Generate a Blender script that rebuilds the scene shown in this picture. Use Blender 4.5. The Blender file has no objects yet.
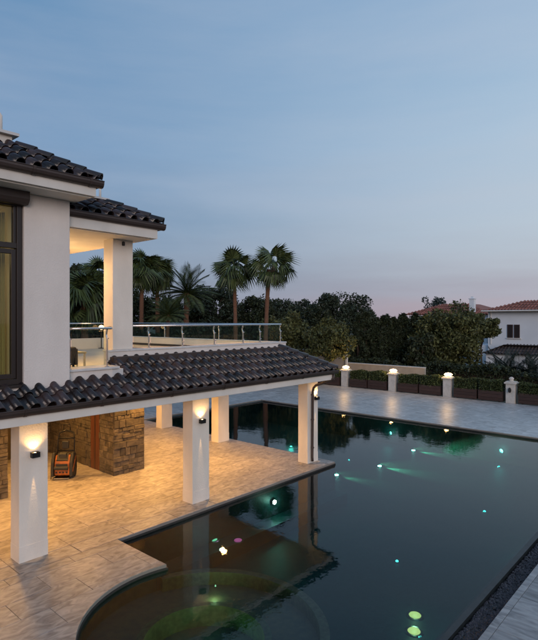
import bpy, bmesh, math, random
import numpy as np
from mathutils import Vector, Matrix
random.seed(7); rng = np.random.default_rng(11)
S = bpy.context.scene
C = S.collection
PI = math.pi
# ------------------------------------------------------------------ camera
YAW = math.radians(41.7); EYE = 4.6
cd = bpy.data.cameras.new('camera'); cam = bpy.data.objects.new('camera', cd); C.objects.link(cam)
cd.sensor_fit = 'HORIZONTAL'; cd.sensor_width = 36; cd.lens = 36*518/538
cd.clip_start = .1; cd.clip_end = 3000
cam.location = (0, 0, EYE); cam.rotation_euler = (PI/2, 0, YAW-PI/2)
S.camera = cam
# ------------------------------------------------------------------ sky
def lin(*c):
    return tuple((v/255/12.92 if v/255 <= .04045 else ((v/255+.055)/1.055)**2.4) for v in c)+(1,)
W = bpy.data.worlds.new('World'); S.world = W; W.use_nodes = True
nt = W.node_tree; N = nt.nodes; L = nt.links
bg = N['Background']
tc = N.new('ShaderNodeTexCoord')
sep = N.new('ShaderNodeSeparateXYZ'); L.new(tc.outputs['Generated'], sep.inputs[0])
def ramp(nodes, stops):
    r = nodes.new('ShaderNodeValToRGB'); e = r.color_ramp.elements
    while len(e) > 1: e.remove(e[-1])
    e[0].position = stops[0][0]; e[0].color = stops[0][1]
    for p, c in stops[1:]:
        q = e.new(p); q.color = c
    return r
cloud = N.new('ShaderNodeTexNoise'); cloud.inputs['Scale'].default_value = 3.0; cloud.inputs['Detail'].default_value = 5
mp = N.new('ShaderNodeMapping'); mp.inputs['Scale'].default_value = (1, 1, 9); mp.inputs['Rotation'].default_value = (.05, .08, 0)
L.new(tc.outputs['Generated'], mp.inputs[0]); L.new(mp.outputs[0], cloud.inputs[0])
ca = N.new('ShaderNodeMath'); ca.operation = 'MULTIPLY_ADD'; L.new(cloud.outputs[0], ca.inputs[0]); ca.inputs[1].default_value = .09
L.new(sep.outputs[2], ca.inputs[2])
cs = N.new('ShaderNodeMath'); cs.operation = 'SUBTRACT'; L.new(ca.outputs[0], cs.inputs[0]); cs.inputs[1].default_value = .045
rl = ramp(N, [(0, lin(86,104,138)), (.05, lin(80,108,146)), (.14, lin(86,122,162)), (.3, lin(106,143,183)), (.5, lin(98,139,180)), (1, lin(86,119,164))])
rr = ramp(N, [(0, lin(178,160,170)), (.05, lin(168,168,184)), (.11, lin(180,188,202)), (.17, lin(183,197,212)), (.32, lin(174,196,217)), (.52, lin(148,180,211)), (1, lin(112,144,186))])
L.new(cs.outputs[0], rl.inputs[0]); L.new(cs.outputs[0], rr.inputs[0])
az = N.new('ShaderNodeVectorMath'); az.operation = 'DOT_PRODUCT'; L.new(tc.outputs['Generated'], az.inputs[0]); az.inputs[1].default_value = (.5, -.87, 0)
mr = N.new('ShaderNodeMapRange'); mr.interpolation_type = 'SMOOTHSTEP'; L.new(az.outputs['Value'], mr.inputs[0]); mr.inputs[1].default_value = -.75; mr.inputs[2].default_value = .42
mx = N.new('ShaderNodeMix'); mx.data_type = 'RGBA'; L.new(mr.outputs[0], mx.inputs[0]); L.new(rl.outputs[0], mx.inputs[6]); L.new(rr.outputs[0], mx.inputs[7])
sky = N.new('ShaderNodeTexSky'); sky.sky_type = 'NISHITA'; sky.sun_disc = False
sky.sun_elevation = math.radians(3); sky.sun_rotation = math.radians(200)
sb = N.new('ShaderNodeVectorMath'); sb.operation = 'SCALE'; L.new(sky.outputs[0], sb.inputs[0]); sb.inputs[3].default_value = .02
ad = N.new('ShaderNodeVectorMath'); ad.operation = 'ADD'; L.new(mx.outputs[2], ad.inputs[0]); L.new(sb.outputs[0], ad.inputs[1])
c2 = N.new('ShaderNodeTexNoise'); c2.inputs['Scale'].default_value = 1.7; c2.inputs['Detail'].default_value = 7; c2.inputs['Roughness'].default_value = .55; c2.inputs['Distortion'].default_value = .5
mp2 = N.new('ShaderNodeMapping'); mp2.inputs['Scale'].default_value = (1, 1, 3.2); mp2.inputs['Rotation'].default_value = (.2, -.25, .4); L.new(tc.outputs['Generated'], mp2.inputs[0]); L.new(mp2.outputs[0], c2.inputs[0])
c3 = N.new('ShaderNodeTexNoise'); c3.inputs['Scale'].default_value = 1.8; c3.inputs['Detail'].default_value = 6
mp3 = N.new('ShaderNodeMapping'); mp3.inputs['Scale'].default_value = (.8, .8, 7); mp3.inputs['Rotation'].default_value = (.12, .1, 0); L.new(tc.outputs['Generated'], mp3.inputs[0]); L.new(mp3.outputs[0], c3.inputs[0])
cm = N.new('ShaderNodeMath'); cm.operation = 'ADD'; L.new(c2.outputs[0], cm.inputs[0]); L.new(c3.outputs[0], cm.inputs[1])
cr_ = N.new('ShaderNodeMapRange'); L.new(cm.outputs[0], cr_.inputs[0]); cr_.inputs[1].default_value = .82; cr_.inputs[2].default_value = 1.25; cr_.inputs[3].default_value = 0; cr_.inputs[4].default_value = .24
cx_ = N.new('ShaderNodeMix'); cx_.data_type = 'RGBA'; L.new(cr_.outputs[0], cx_.inputs[0]); L.new(ad.outputs[0], cx_.inputs[6]); cx_.inputs[7].default_value = lin(196,202,216)
L.new(cx_.outputs[2], bg.inputs[0]); bg.inputs[1].default_value = .965
# afterglow of the sun that has just gone down behind the camera
sd = bpy.data.lights.new('sun', 'SUN'); sd.energy = 1.0; sd.angle = math.radians(28); sd.color = (1, .80, .72)
sun = bpy.data.objects.new('sun', sd); C.objects.link(sun)
sun.rotation_euler = Vector((.6, .77, -.26)).to_track_quat('-Z', 'Y').to_euler()
S.view_settings.view_transform = 'Standard'; S.view_settings.look = 'None'; S.view_settings.exposure = 0; S.view_settings.gamma = 1
S.cycles.use_denoising = True
S.cycles.max_bounces = 8; S.cycles.transparent_max_bounces = 12; S.cycles.sample_clamp_indirect = 4
S.cycles.caustics_reflective = False; S.cycles.caustics_refractive = False
# ------------------------------------------------------------------ projection helper for placing things read off the photograph
FX, FY = math.cos(YAW), math.sin(YAW)
def at(px, d):
    r = (px-269)/518*d
    return d*FX+r*FY, d*FY-r*FX
def zpx(py, d): return EYE-(py-320)/518*d
# ------------------------------------------------------------------ materials
M = {}
def mat(name, col, rough=.6, metal=0., spec=.5, noise=None, bump=None, objrand=0., emit=None, islrand=0., stretch=(1,1,1), trans=0., coords='Object', tileoff=False):
    """noise=(scale, colour2, detail); bump=(scale, strength)"""
    m = bpy.data.materials.new(name); m.use_nodes = True; M[name] = m
    n = m.node_tree.nodes; l = m.node_tree.links; b = n['Principled BSDF']
    b.inputs['Base Color'].default_value = (*col[:3], 1); b.inputs['Roughness'].default_value = rough
    b.inputs['Metallic'].default_value = metal; b.inputs['Specular IOR Level'].default_value = spec
    t = n.new('ShaderNodeTexCoord'); mpn = n.new('ShaderNodeMapping'); mpn.inputs['Scale'].default_value = stretch
    if coords == 'World':
        g = n.new('ShaderNodeNewGeometry')
        if tileoff:   # every slab is cut from another part of the stone
            oi = n.new('ShaderNodeObjectInfo'); sc_ = n.new('ShaderNodeVectorMath'); sc_.operation = 'MULTIPLY_ADD'; l.new(oi.outputs['Random'], sc_.inputs[0]); sc_.inputs[1].default_value = (37,53,71); l.new(g.outputs['Position'], sc_.inputs[2]); l.new(sc_.outputs[0], mpn.inputs[0])
        else: l.new(g.outputs['Position'], mpn.inputs[0])
    else: l.new(t.outputs[coords], mpn.inputs[0])
    src = None
    if noise:
        z = n.new('ShaderNodeTexNoise'); z.inputs['Scale'].default_value = noise[0]; z.inputs['Detail'].default_value = noise[2] if len(noise) > 2 else 4
        z.inputs['Distortion'].default_value = noise[3] if len(noise) > 3 else 0
        l.new(mpn.outputs[0], z.inputs[0])
        r = n.new('ShaderNodeMapRange'); r.inputs[1].default_value = .32; r.inputs[2].default_value = .68; l.new(z.outputs[0], r.inputs[0])
        x = n.new('ShaderNodeMix'); x.data_type = 'RGBA'; l.new(r.outputs[0], x.inputs[0]); x.inputs[6].default_value = (*col[:3], 1); x.inputs[7].default_value = (*noise[1][:3], 1)
        src = x.outputs[2]
    def rand(out, amt):
        nonlocal src
        h = n.new('ShaderNodeHueSaturation'); rg = n.new('ShaderNodeMapRange'); l.new(out, rg.inputs[0]); rg.inputs[3].default_value = 1-amt; rg.inputs[4].default_value = 1+amt
        l.new(rg.outputs[0], h.inputs['Value'])
        if src: l.new(src, h.inputs['Color'])
        else: h.inputs['Color'].default_value = (*col[:3], 1)
        src = h.outputs[0]
    if objrand: rand(n.new('ShaderNodeObjectInfo').outputs['Random'], objrand)
    if islrand: rand(n.new('ShaderNodeNewGeometry').outputs['Random Per Island'], islrand)
    if src: l.new(src, b.inputs['Base Color'])
    if bump:
        z = n.new('ShaderNodeTexNoise'); z.inputs['Scale'].default_value = bump[0]; z.inputs['Detail'].default_value = 6
        l.new(mpn.outputs[0], z.inputs[0]); bb = n.new('ShaderNodeBump'); bb.inputs['Strength'].default_value = bump[1]; bb.inputs['Distance'].default_value = .02
        l.new(z.outputs[0], bb.inputs['Height']); l.new(bb.outputs[0], b.inputs['Normal'])
    if emit: b.inputs['Emission Color'].default_value = (*emit[0], 1); b.inputs['Emission Strength'].default_value = emit[1]
    return m
mat('render', (.80,.75,.71), .88, noise=(1.6, (.71,.66,.62), 9), bump=(70,.5), stretch=(1,1,.45))
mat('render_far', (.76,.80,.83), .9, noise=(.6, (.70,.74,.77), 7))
mat('column_stone', (.82,.77,.70), .7, noise=(2.2,(.72,.67,.60),9), bump=(50,.3), stretch=(1,1,.5))
mat('white_trim', (.76,.73,.68), .7, noise=(2,(.66,.63,.58),8), stretch=(1,1,.6))
mat('coping', (.68,.67,.66), .35, noise=(5,(.58,.57,.56),6,1))
mat('roof_tile', (.018,.013,.015), .25, spec=.5, noise=(3.5,(.038,.026,.026),6), objrand=.8, bump=(18,.28))
mat('far_roof_tile', (.30,.105,.07), .75, noise=(1.2,(.22,.08,.055),5), islrand=.25)
mat('far_dark_tile', (.07,.055,.05), .6, islrand=.3)
mat('gutter', (.07,.05,.045), .42, metal=.5, noise=(2,(.09,.067,.06),4))
mat('dark_frame', (.035,.026,.023), .35, metal=.2)
mat('shutter', (.05,.036,.032), .5)
mat('steel', (.62,.63,.65), .22, metal=1)
mat('black_metal', (.02,.02,.021), .45, metal=.5)
mat('deck_joint', (.24,.215,.19), .9)
TR1, TR2 = (.45,.405,.36), (.21,.185,.165)
mat('travertine', TR1, .42, noise=(4.2,TR2,14,1.3), objrand=.10, stretch=(.8,1.5,1), coords='World', tileoff=True, bump=(14,.12))
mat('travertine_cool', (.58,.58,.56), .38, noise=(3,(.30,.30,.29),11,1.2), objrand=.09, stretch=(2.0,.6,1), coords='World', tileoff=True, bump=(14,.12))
mat('travertine_dark', (.36,.36,.35), .42, noise=(3,(.15,.15,.15),11,1.2), objrand=.10, stretch=(2.0,.6,1), coords='World', tileoff=True, bump=(14,.12))  # same stone as travertine_cool, with vignette darkening put into the colour
mat('upper_floor', (.5,.45,.4), .4, noise=(2,(.42,.38,.33),6))
mat('stone', (.125,.098,.072), .85, noise=(6,(.055,.045,.036),8,.5), objrand=.4, bump=(14,.9))
mat('mortar', (.07,.055,.04), .95)
mat('red_wood', (.12,.04,.022), .45, noise=(3,(.07,.025,.014),6), stretch=(8,8,.6))
mat('pool_tile', (.005,.036,.038), .5, noise=(9,(.009,.052,.054),3), coords='World', bump=(30,.2))
mat('pool_coping_side', (.028,.024,.022), .5, noise=(8,(.045,.038,.034),4), coords='World')
mat('spa_mosaic', (.10,.115,.06), .5, noise=(14,(.045,.055,.03),4), coords='World', bump=(30,.3))
mat('spa_stone', (.12,.09,.055), .6, noise=(7,(.07,.06,.045),5), coords='World', bump=(20,.3))
mat('weir', (.028,.034,.033), .5, noise=(6,(.016,.02,.02),5), coords='World')
mat('pebble', (.045,.038,.042), .45, islrand=.8)
mat('soil', (.03,.022,.016), .95)
mat('ground', (.035,.04,.02), .95, noise=(.4,(.06,.05,.03),8), coords='World')
mat('pillar_stone', (.62,.58,.53), .75, noise=(6,(.5,.47,.42),6), bump=(30,.3))
mat('boundary_wall', (.42,.37,.31), .85, noise=(2,(.34,.3,.25),6), bump=(20,.3))
mat('planter_wood', (.06,.03,.022), .6, noise=(4,(.04,.02,.015),5), stretch=(1,1,6), objrand=.2)
mat('bark', (.09,.06,.04), .9, noise=(8,(.05,.035,.025),6), stretch=(1,1,.3), bump=(12,.8))
mat('palm_bark', (.19,.09,.05), .9, noise=(9,(.1,.05,.03),6), stretch=(1,1,3), bump=(14,.9))
mat('dry_frond', (.13,.09,.05), .9, islrand=.3)
def leafmat(name, c, r=.6): mat(name, c, r, islrand=.6, spec=.3, noise=(.9,(c[0]*.55,c[1]*.6,c[2]*.6),3))
leafmat('leaf_dark', (.034,.046,.021)); leafmat('leaf_pine', (.042,.058,.034)); leafmat('leaf_olive', (.085,.092,.03))
leafmat('leaf_mid', (.10,.11,.04)); leafmat('leaf_blue', (.04,.06,.05)); leafmat('leaf_hedge', (.06,.078,.026))
leafmat('leaf_palm', (.06,.085,.03), .45)
mat('orange_plastic', (.42,.12,.02), .45, noise=(9,(.2,.06,.015),5))
mat('black_rubber', (.02,.02,.02), .6)
mat('wicker', (.05,.035,.03), .7, bump=(60,.6), noise=(40,(.08,.055,.045),2))
mat('cushion', (.45,.38,.25), .9)
mat('curtain', (.5,.42,.2), .9, noise=(6,(.4,.33,.15),3), stretch=(6,6,.2))
mat('room_paint', (.6,.52,.36), .9)
mat('lamp_warm', (.9,.6,.3), .5, emit=((1,.62,.26), 22))
mat('lamp_post', (1,.8,.5), .5, emit=((1,.66,.3), 16))
mat('lamp_soft', (1,.8,.5), .5, emit=((1,.6,.25), 5))
for nm, c, s in (('pool_white', (1,.8,.6), 75), ('pool_pale', (.85,1,.75), 5), ('pool_teal', (.25,.95,.9), 3.5), ('pool_warm', (1,.95,.75), 9), ('pool_pink', (1,.08,.28), .9), ('pool_green', (.5,1,.55), .9), ('pool_yellow', (1,.55,.16), 1.7)):
    mat(nm, (.1,.1,.1), .4, emit=(c, s))
def glass(name, tint, refl=1.):
    m = bpy.data.materials.new(name); m.use_nodes = True; M[name] = m
    n = m.node_tree.nodes; l = m.node_tree.links; n.remove(n['Principled BSDF'])
    t = n.new('ShaderNodeBsdfTransparent'); t.inputs[0].default_value = (*tint, 1)
    g = n.new('ShaderNodeBsdfGlossy'); g.inputs['Roughness'].default_value = .01
    f = n.new('ShaderNodeFresnel'); f.inputs[0].default_value = 1.5
    x = n.new('ShaderNodeMixShader'); gg = n.new('ShaderNodeNewGeometry'); bf = n.new('ShaderNodeMath'); bf.operation = 'SUBTRACT'; bf.inputs[0].default_value = 1; l.new(gg.outputs['Backfacing'], bf.inputs[1]); fm = n.new('ShaderNodeMath'); fm.operation = 'MULTIPLY'; l.new(f.outputs[0], fm.inputs[0]); l.new(bf.outputs[0], fm.inputs[1])
    l.new(fm.outputs[0], x.inputs[0]); l.new(t.outputs[0], x.inputs[1]); l.new(g.outputs[0], x.inputs[2]); l.new(x.outputs[0], n['Material Output'].inputs[0])
    return m, n, l, f, g
glass('rail_glass', (.86,.92,.89)); glass('window_glass', (.85,.88,.8))
wm, n, l, f, g = glass('pool_water', (.93,.98,.97)); l.new(f.outputs[0], [q for q in n if q.type == 'MIX_SHADER'][0].inputs[0]); f.inputs[0].default_value = 1.37; g.inputs['Roughness'].default_value = .015
geo = n.new('ShaderNodeNewGeometry'); bsum = None
z1 = n.new('ShaderNodeTexNoise'); z1.inputs['Scale'].default_value = 1.6; z1.inputs['Detail'].default_value = 3; l.new(geo.outputs['Position'], z1.inputs[0])
z2 = n.new('ShaderNodeTexNoise'); z2.inputs['Scale'].default_value = 9; z2.inputs['Detail'].default_value = 2; l.new(geo.outputs['Position'], z2.inputs[0])
b1 = n.new('ShaderNodeBump'); b1.inputs['Strength'].default_value = .06; b1.inputs['Distance'].default_value = .05; l.new(z1.outputs[0], b1.inputs['Height'])
b2 = n.new('ShaderNodeBump'); b2.inputs['Strength'].default_value = .05; b2.inputs['Distance'].default_value = .02; l.new(z2.outputs[0], b2.inputs['Height']); l.new(b1.outputs[0], b2.inputs['Normal'])
l.new(b2.outputs[0], g.inputs['Normal']); l.new(b2.outputs[0], f.inputs['Normal'])
va = n.new('ShaderNodeVolumeAbsorption'); va.inputs[0].default_value = (.42,.84,.84,1); va.inputs[1].default_value = 1.1
vs = n.new('ShaderNodeVolumeScatter'); vs.inputs[0].default_value = (.3,.9,.82,1); vs.inputs[1].default_value = .010; vs.inputs['Anisotropy'].default_value = 0
vadd = n.new('ShaderNodeAddShader'); l.new(va.outputs[0], vadd.inputs[0]); l.new(vs.outputs[0], vadd.inputs[1]); l.new(vadd.outputs[0], n['Material Output'].inputs[1])
# ------------------------------------------------------------------ mesh helpers
class MB:
    def __init__(s): s.v = []; s.f = []
    def add(s, vs, fs):
        o = len(s.v); s.v += [tuple(v) for v in vs]; s.f += [tuple(i+o for i in f) for f in fs]; return s
    def box(s, x0, x1, y0, y1, z0, z1):
        return s.add([(x0,y0,z0),(x1,y0,z0),(x1,y1,z0),(x0,y1,z0),(x0,y0,z1),(x1,y0,z1),(x1,y1,z1),(x0,y1,z1)],
                     [(3,2,1,0),(4,5,6,7),(0,1,5,4),(1,2,6,5),(2,3,7,6),(3,0,4,7)])
    def prism(s, poly, z0, z1):
        k = len(poly)
        return s.add([(x,y,z0) for x,y in poly]+[(x,y,z1) for x,y in poly],
                     [tuple(range(k))[::-1], tuple(range(k,2*k))]+[(i,(i+1)%k,(i+1)%k+k,i+k) for i in range(k)])
    def extrude_x(s, prof, x0, x1):   # prof: (y,z) closed
        k = len(prof)
        return s.add([(x0,y,z) for y,z in prof]+[(x1,y,z) for y,z in prof],
                     [tuple(range(k)), tuple(range(k,2*k))[::-1]]+[(i,i+k,(i+1)%k+k,(i+1)%k) for i in range(k)])
    def extrude_y(s, prof, y0, y1):   # prof: (x,z)
        k = len(prof)
        return s.add([(x,y0,z) for x,z in prof]+[(x,y1,z) for x,z in prof],
                     [tuple(range(k))[::-1], tuple(range(k,2*k))]+[(i,(i+1)%k,(i+1)%k+k,i+k) for i in range(k)])
    def tube(s, pts, rad, seg=8, caps=True):
        pts = [Vector(p) for p in pts]; k = len(pts)
        if not hasattr(rad, '__len__'): rad = [rad]*k
        o = len(s.v); prev = None
        for i, p in enumerate(pts):
            t = (pts[min(i+1,k-1)]-pts[max(i-1,0)]).normalized()
            if prev is None:
                a = Vector((0,0,1)) if abs(t.z) < .9 else Vector((1,0,0)); u = t.cross(a).normalized()
            else: u = (prev-t*prev.dot(t)).normalized()
            prev = u; w = t.cross(u)
            for j in range(seg):
                an = 2*PI*j/seg; s.v.append(tuple(p+(u*math.cos(an)+w*math.sin(an))*rad[i]))
        for i in range(k-1):
            for j in range(seg):
                a = o+i*seg+j; b = o+i*seg+(j+1)%seg; s.f.append((a,b,b+seg,a+seg))
        if caps: s.f.append(tuple(o+j for j in range(seg))[::-1]); s.f.append(tuple(o+(k-1)*seg+j for j in range(seg)))
        return s
    def lathe(s, prof, cx=0, cy=0, seg=16):   # prof (r,z) bottom->top
        o = len(s.v)
        for r, z in prof:
            for j in range(seg): a = 2*PI*j/seg; s.v.append((cx+r*math.cos(a), cy+r*math.sin(a), z))
        for i in range(len(prof)-1):
            for j in range(seg): a = o+i*seg+j; b = o+i*seg+(j+1)%seg; s.f.append((a,b,b+seg,a+seg))
        s.f.append(tuple(o+j for j in range(seg))[::-1]); k = (len(prof)-1)*seg; s.f.append(tuple(o+k+j for j in range(seg)))
        return s
    def mesh(s, name, m, smooth=False):
        me = bpy.data.meshes.new(name); me.from_pydata(s.v, [], s.f); me.materials.append(M[m] if isinstance(m, str) else m)
        if smooth: me.polygons.foreach_set('use_smooth', [True]*len(me.polygons))
        me.update(); return me
    def build(s, name, m, parent=None, smooth=False, bevel=0, kind=None, loc=None):
        me = s.mesh(name, m, smooth)
        return link(name, me, parent, bevel, kind, loc)
def link(name, me, parent=None, bevel=0, kind=None, loc=None):
    o = bpy.data.objects.new(name, me); C.objects.link(o)
    if parent: o.parent = parent
    if loc: o.location = loc
    if bevel:
        b = o.modifiers.new('bevel', 'BEVEL'); b.width = bevel; b.segments = 2; b.limit_method = 'ANGLE'
    if kind: o['kind'] = kind
    return o
def tag(o, label, cat, group=None):
    o['label'] = label; o['category'] = cat
    if group: o['group'] = group
    return o
def thing(name, label, cat, loc=(0,0,0), rz=0, group=None):
    o = bpy.data.objects.new(name, None); o.empty_display_size = .2; C.objects.link(o); o.location = loc; o.rotation_euler = (0,0,rz)
    return tag(o, label, cat, group)
def empty_part(name, parent):
    o = bpy.data.objects.new(name, None); C.objects.link(o); o.parent = parent; return o
def lamp(kind, loc, energy, color, parent=None, target=None, size=.03, spot=None, blend=.5, name='light'):
    d = bpy.data.lights.new(name, kind); d.energy = energy; d.color = color
    if kind == 'AREA': d.shape = 'DISK'; d.size = size
    else: d.shadow_soft_size = size
    if spot: d.spot_size = math.radians(spot); d.spot_blend = blend
    o = bpy.data.objects.new(name, d); C.objects.link(o); o.location = loc
    if parent: o.parent = parent
    if target: o.rotation_euler = (Vector(target)-Vector(loc)).to_track_quat('-Z', 'Y').to_euler()
    return o
# ------------------------------------------------------------------ GROUND
g_ = MB()
xs = [-60, 3.3, 22.2, 33]; 
def quad(x0,x1,y0,y1,z0,z1=None):
    z1 = z0 if z1 is None else z1
    g_.add([(x0,y0,z0),(x1,y0,z1),(x1,y1,z1),(x0,y1,z0)], [(0,1,2,3)])
G0 = -.25
quad(-60,3.3,-60,400,G0); quad(3.3,22.3,-60,2.6,G0); quad(3.3,22.3,20.2,400,G0); quad(22.3,36,-60,400,G0)
quad(36,50,-60,400,G0,-2); quad(50,1500,-60,400,-2)
quad(-60,1500,-900,-60,-2); quad(-60,1500,400,1500,-2); quad(-900,-60,-900,1500,-.25)
g_.build('ground', 'ground', kind='structure')
# ------------------------------------------------------------------ POOL
ZW = -.10; ZF = -1.25; SC = (5.42, 6.05); SR = 1.97
shell = MB()
shell.box(3.2,22.3,2.6,20.3,ZF-.2,ZF)
shell.box(22.1,22.3,2.6,20.3,ZF,-.065)           # far wall
shell.box(13.9,22.1,20.1,20.3,ZF,-.065)          # back wall
shell.box(13.8,14.0,9.4+.2,20.1,ZF,-.065)        # terrace right wall
shell.box(6.0,14.0,9.6,9.8,ZF,-.065)             # terrace front wall
shell.box(5.8,6.0,7.98,9.8,ZF,-.065)             # notch wall
shell.build('pool_shell', 'pool_tile', kind='structure')
edge = MB()   # dark edge course under the paving, waterline
edge.box(6.0,14.0,9.585,9.6,-.2,-.06); edge.box(14.0,14.015,9.585,20.1,-.2,-.06); edge.box(6.0,6.015,8.02,9.585,-.2,-.06)
edge.box(22.085,22.1,3.14,20.1,-.2,-.06); edge.box(14.015,22.085,20.085,20.1,-.2,-.06)
edge.build('waterline_tiles', 'pool_coping_side', kind='structure')
def arc_wall(name, m, r0, r1, a0, a1, z0, z1, seg=64, c=SC):
    b = MB(); n_ = max(3, int(seg*abs(a1-a0)/360))
    A = [math.radians(a0+(a1-a0)*i/n_) for i in range(n_+1)]
    vs = []
    for a in A:
        for r, z in ((r0,z0),(r1,z0),(r1,z1),(r0,z1)): vs.append((c[0]+r*math.cos(a), c[1]+r*math.sin(a), z))
    fs = []
    for i in range(n_):
        o = i*4
        for j in range(4): fs.append((o+j, o+(j+1)%4, o+4+(j+1)%4, o+4+j))
    fs += [(0,1,2,3)[::-1], tuple(n_*4+k for k in range(4))]
    b.add(vs, fs); return b.build(name, m, kind='structure')
arc_wall('spa_wall', 'spa_stone', SR, SR+.12, 72, 272, ZF, -.065)          # wall below the deck
arc_wall('spa_wall_edge', 'pool_coping_side', SR-.015, SR, 72, 272, -.2, -.06)
SC2 = (5.35, 6.12)
arc_wall('spa_rim', 'spa_mosaic', 1.80, 1.95, -92, 74, ZF, -.2, c=SC2)             # submerged ring towards the pool
arc_wall('spa_bench', 'spa_stone', 1.06, 1.90, -180, 180, ZF, -.44, 96, c=SC2)
arc_wall('spa_step', 'spa_mosaic', .94, 1.06, -180, 180, ZF, -.36, 96, c=SC2)
arc_wall('spa_footwell', 'spa_stone', .0, .94, -180, 180, ZF, -.72, 64, c=SC2)
# submerged shelf along the terrace (steps)
st = MB(); st.box(6.02,13.95,9.1,9.58,ZF,-.9); st.build('pool_step', 'pool_tile', kind='structure')
# overflow channel on the right edge
ch = MB(); ch.box(5.4,22.1,2.6,2.72,-.5,-.065); ch.box(5.4,22.1,2.72,3.10,-.4,-.2); ch.build('overflow_channel', 'pool_coping_side', kind='structure')
ch = MB(); ch.box(5.4,22.1,3.10,3.20,ZF,-.092); ch.box(5.4,22.1,3.20,3.38,ZF,-.3); ch.build('overflow_weir', 'weir', kind='structure')
pb = MB()
for i in range(9000):
    x = 6.6+rng.random()*rng.random()*9; y = 2.74+rng.random()*.34; r = .012+rng.random()*.018; z = -.2+r*.6+rng.random()*.03
    a = rng.random()*PI; ca_, sa_ = math.cos(a)*r*1.3, math.sin(a)*r*1.3
    pb.add([(x+ca_,y+sa_,z),(x-sa_*.8,y+ca_*.8,z),(x-ca_,y-sa_,z),(x+sa_*.8,y-ca_*.8,z),(x,y,z+r*.7),(x,y,z-r*.7)], [(0,1,4),(1,2,4),(2,3,4),(3,0,4),(1,0,5),(2,1,5),(3,2,5),(0,3,5)])
pbo = pb.build('pebbles', 'pebble', kind='stuff'); pbo['label'] = 'dark pebbles filling the overflow channel beside the pool'; pbo['category'] = 'pebbles'
wt = MB(); wt.box(3.3,22.15,3.14,20.15,ZF-.05,ZW); wt.build('water', 'pool_water', kind='structure')
# ------------------------------------------------------------------ PAVING
def clip_circle(poly, c, R):
    """convex polygon minus disc; None if fully inside; poly itself if outside"""
    k = len(poly); ins = [math.hypot(x-c[0], y-c[1]) < R for x, y in poly]
    if all(ins): return None
    out = []; crossed = []
    for i in range(k):
        p, q = poly[i], poly[(i+1)%k]
        if not ins[i]: out.append(('p', p))
        dx, dy = q[0]-p[0], q[1]-p[1]; fx, fy = p[0]-c[0], p[1]-c[1]
        A = dx*dx+dy*dy; B = 2*(fx*dx+fy*dy); Cc = fx*fx+fy*fy-R*R; D = B*B-4*A*Cc
        if D > 0:
            for t in ((-B-math.sqrt(D))/2/A, (-B+math.sqrt(D))/2/A):
                if 1e-6 < t < 1-1e-6: out.append(('c', (p[0]+t*dx, p[1]+t*dy)))
    cr = [i for i, o in enumerate(out) if o[0] == 'c']
    if len(cr) != 2:
        return poly if not any(ins) and len(cr) == 0 else ([o[1] for o in out] if len(cr) == 0 else [o[1] for o in out])
    i, j = cr
    # the inside gap lies between the crossings whose midpoint edge is inside
    mid = ((out[i][1][0]+out[j][1][0])/2, (out[i][1][1]+out[j][1][1])/2)
    res = []
    def arcpts(a, b):
        a0 = math.atan2(a[1]-c[1], a[0]-c[0]); a1 = math.atan2(b[1]-c[1], b[0]-c[0]); d = (a1-a0+PI)%(2*PI)-PI
        return [(c[0]+R*math.cos(a0+d*t/10), c[1]+R*math.sin(a0+d*t/10)) for t in range(1,10)]
    if j == i+1 and True:
        # consecutive: either gap between i and j, or wrap
        m_ = ((out[i][1][0]+out[j][1][0])/2-c[0], (out[i][1][1]+out[j][1][1])/2-c[1])
        kept = [o[1] for o in out]
        res = kept[:j]+arcpts(out[i][1], out[j][1])+kept[j:]
    else:
        kept = [o[1] for o in out]; res = kept+arcpts(out[-1][1] if out[-1][0]=='c' else out[j][1], out[0][1] if out[0][0]=='c' else out[i][1])
    return res
mesh_cache = {}
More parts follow.
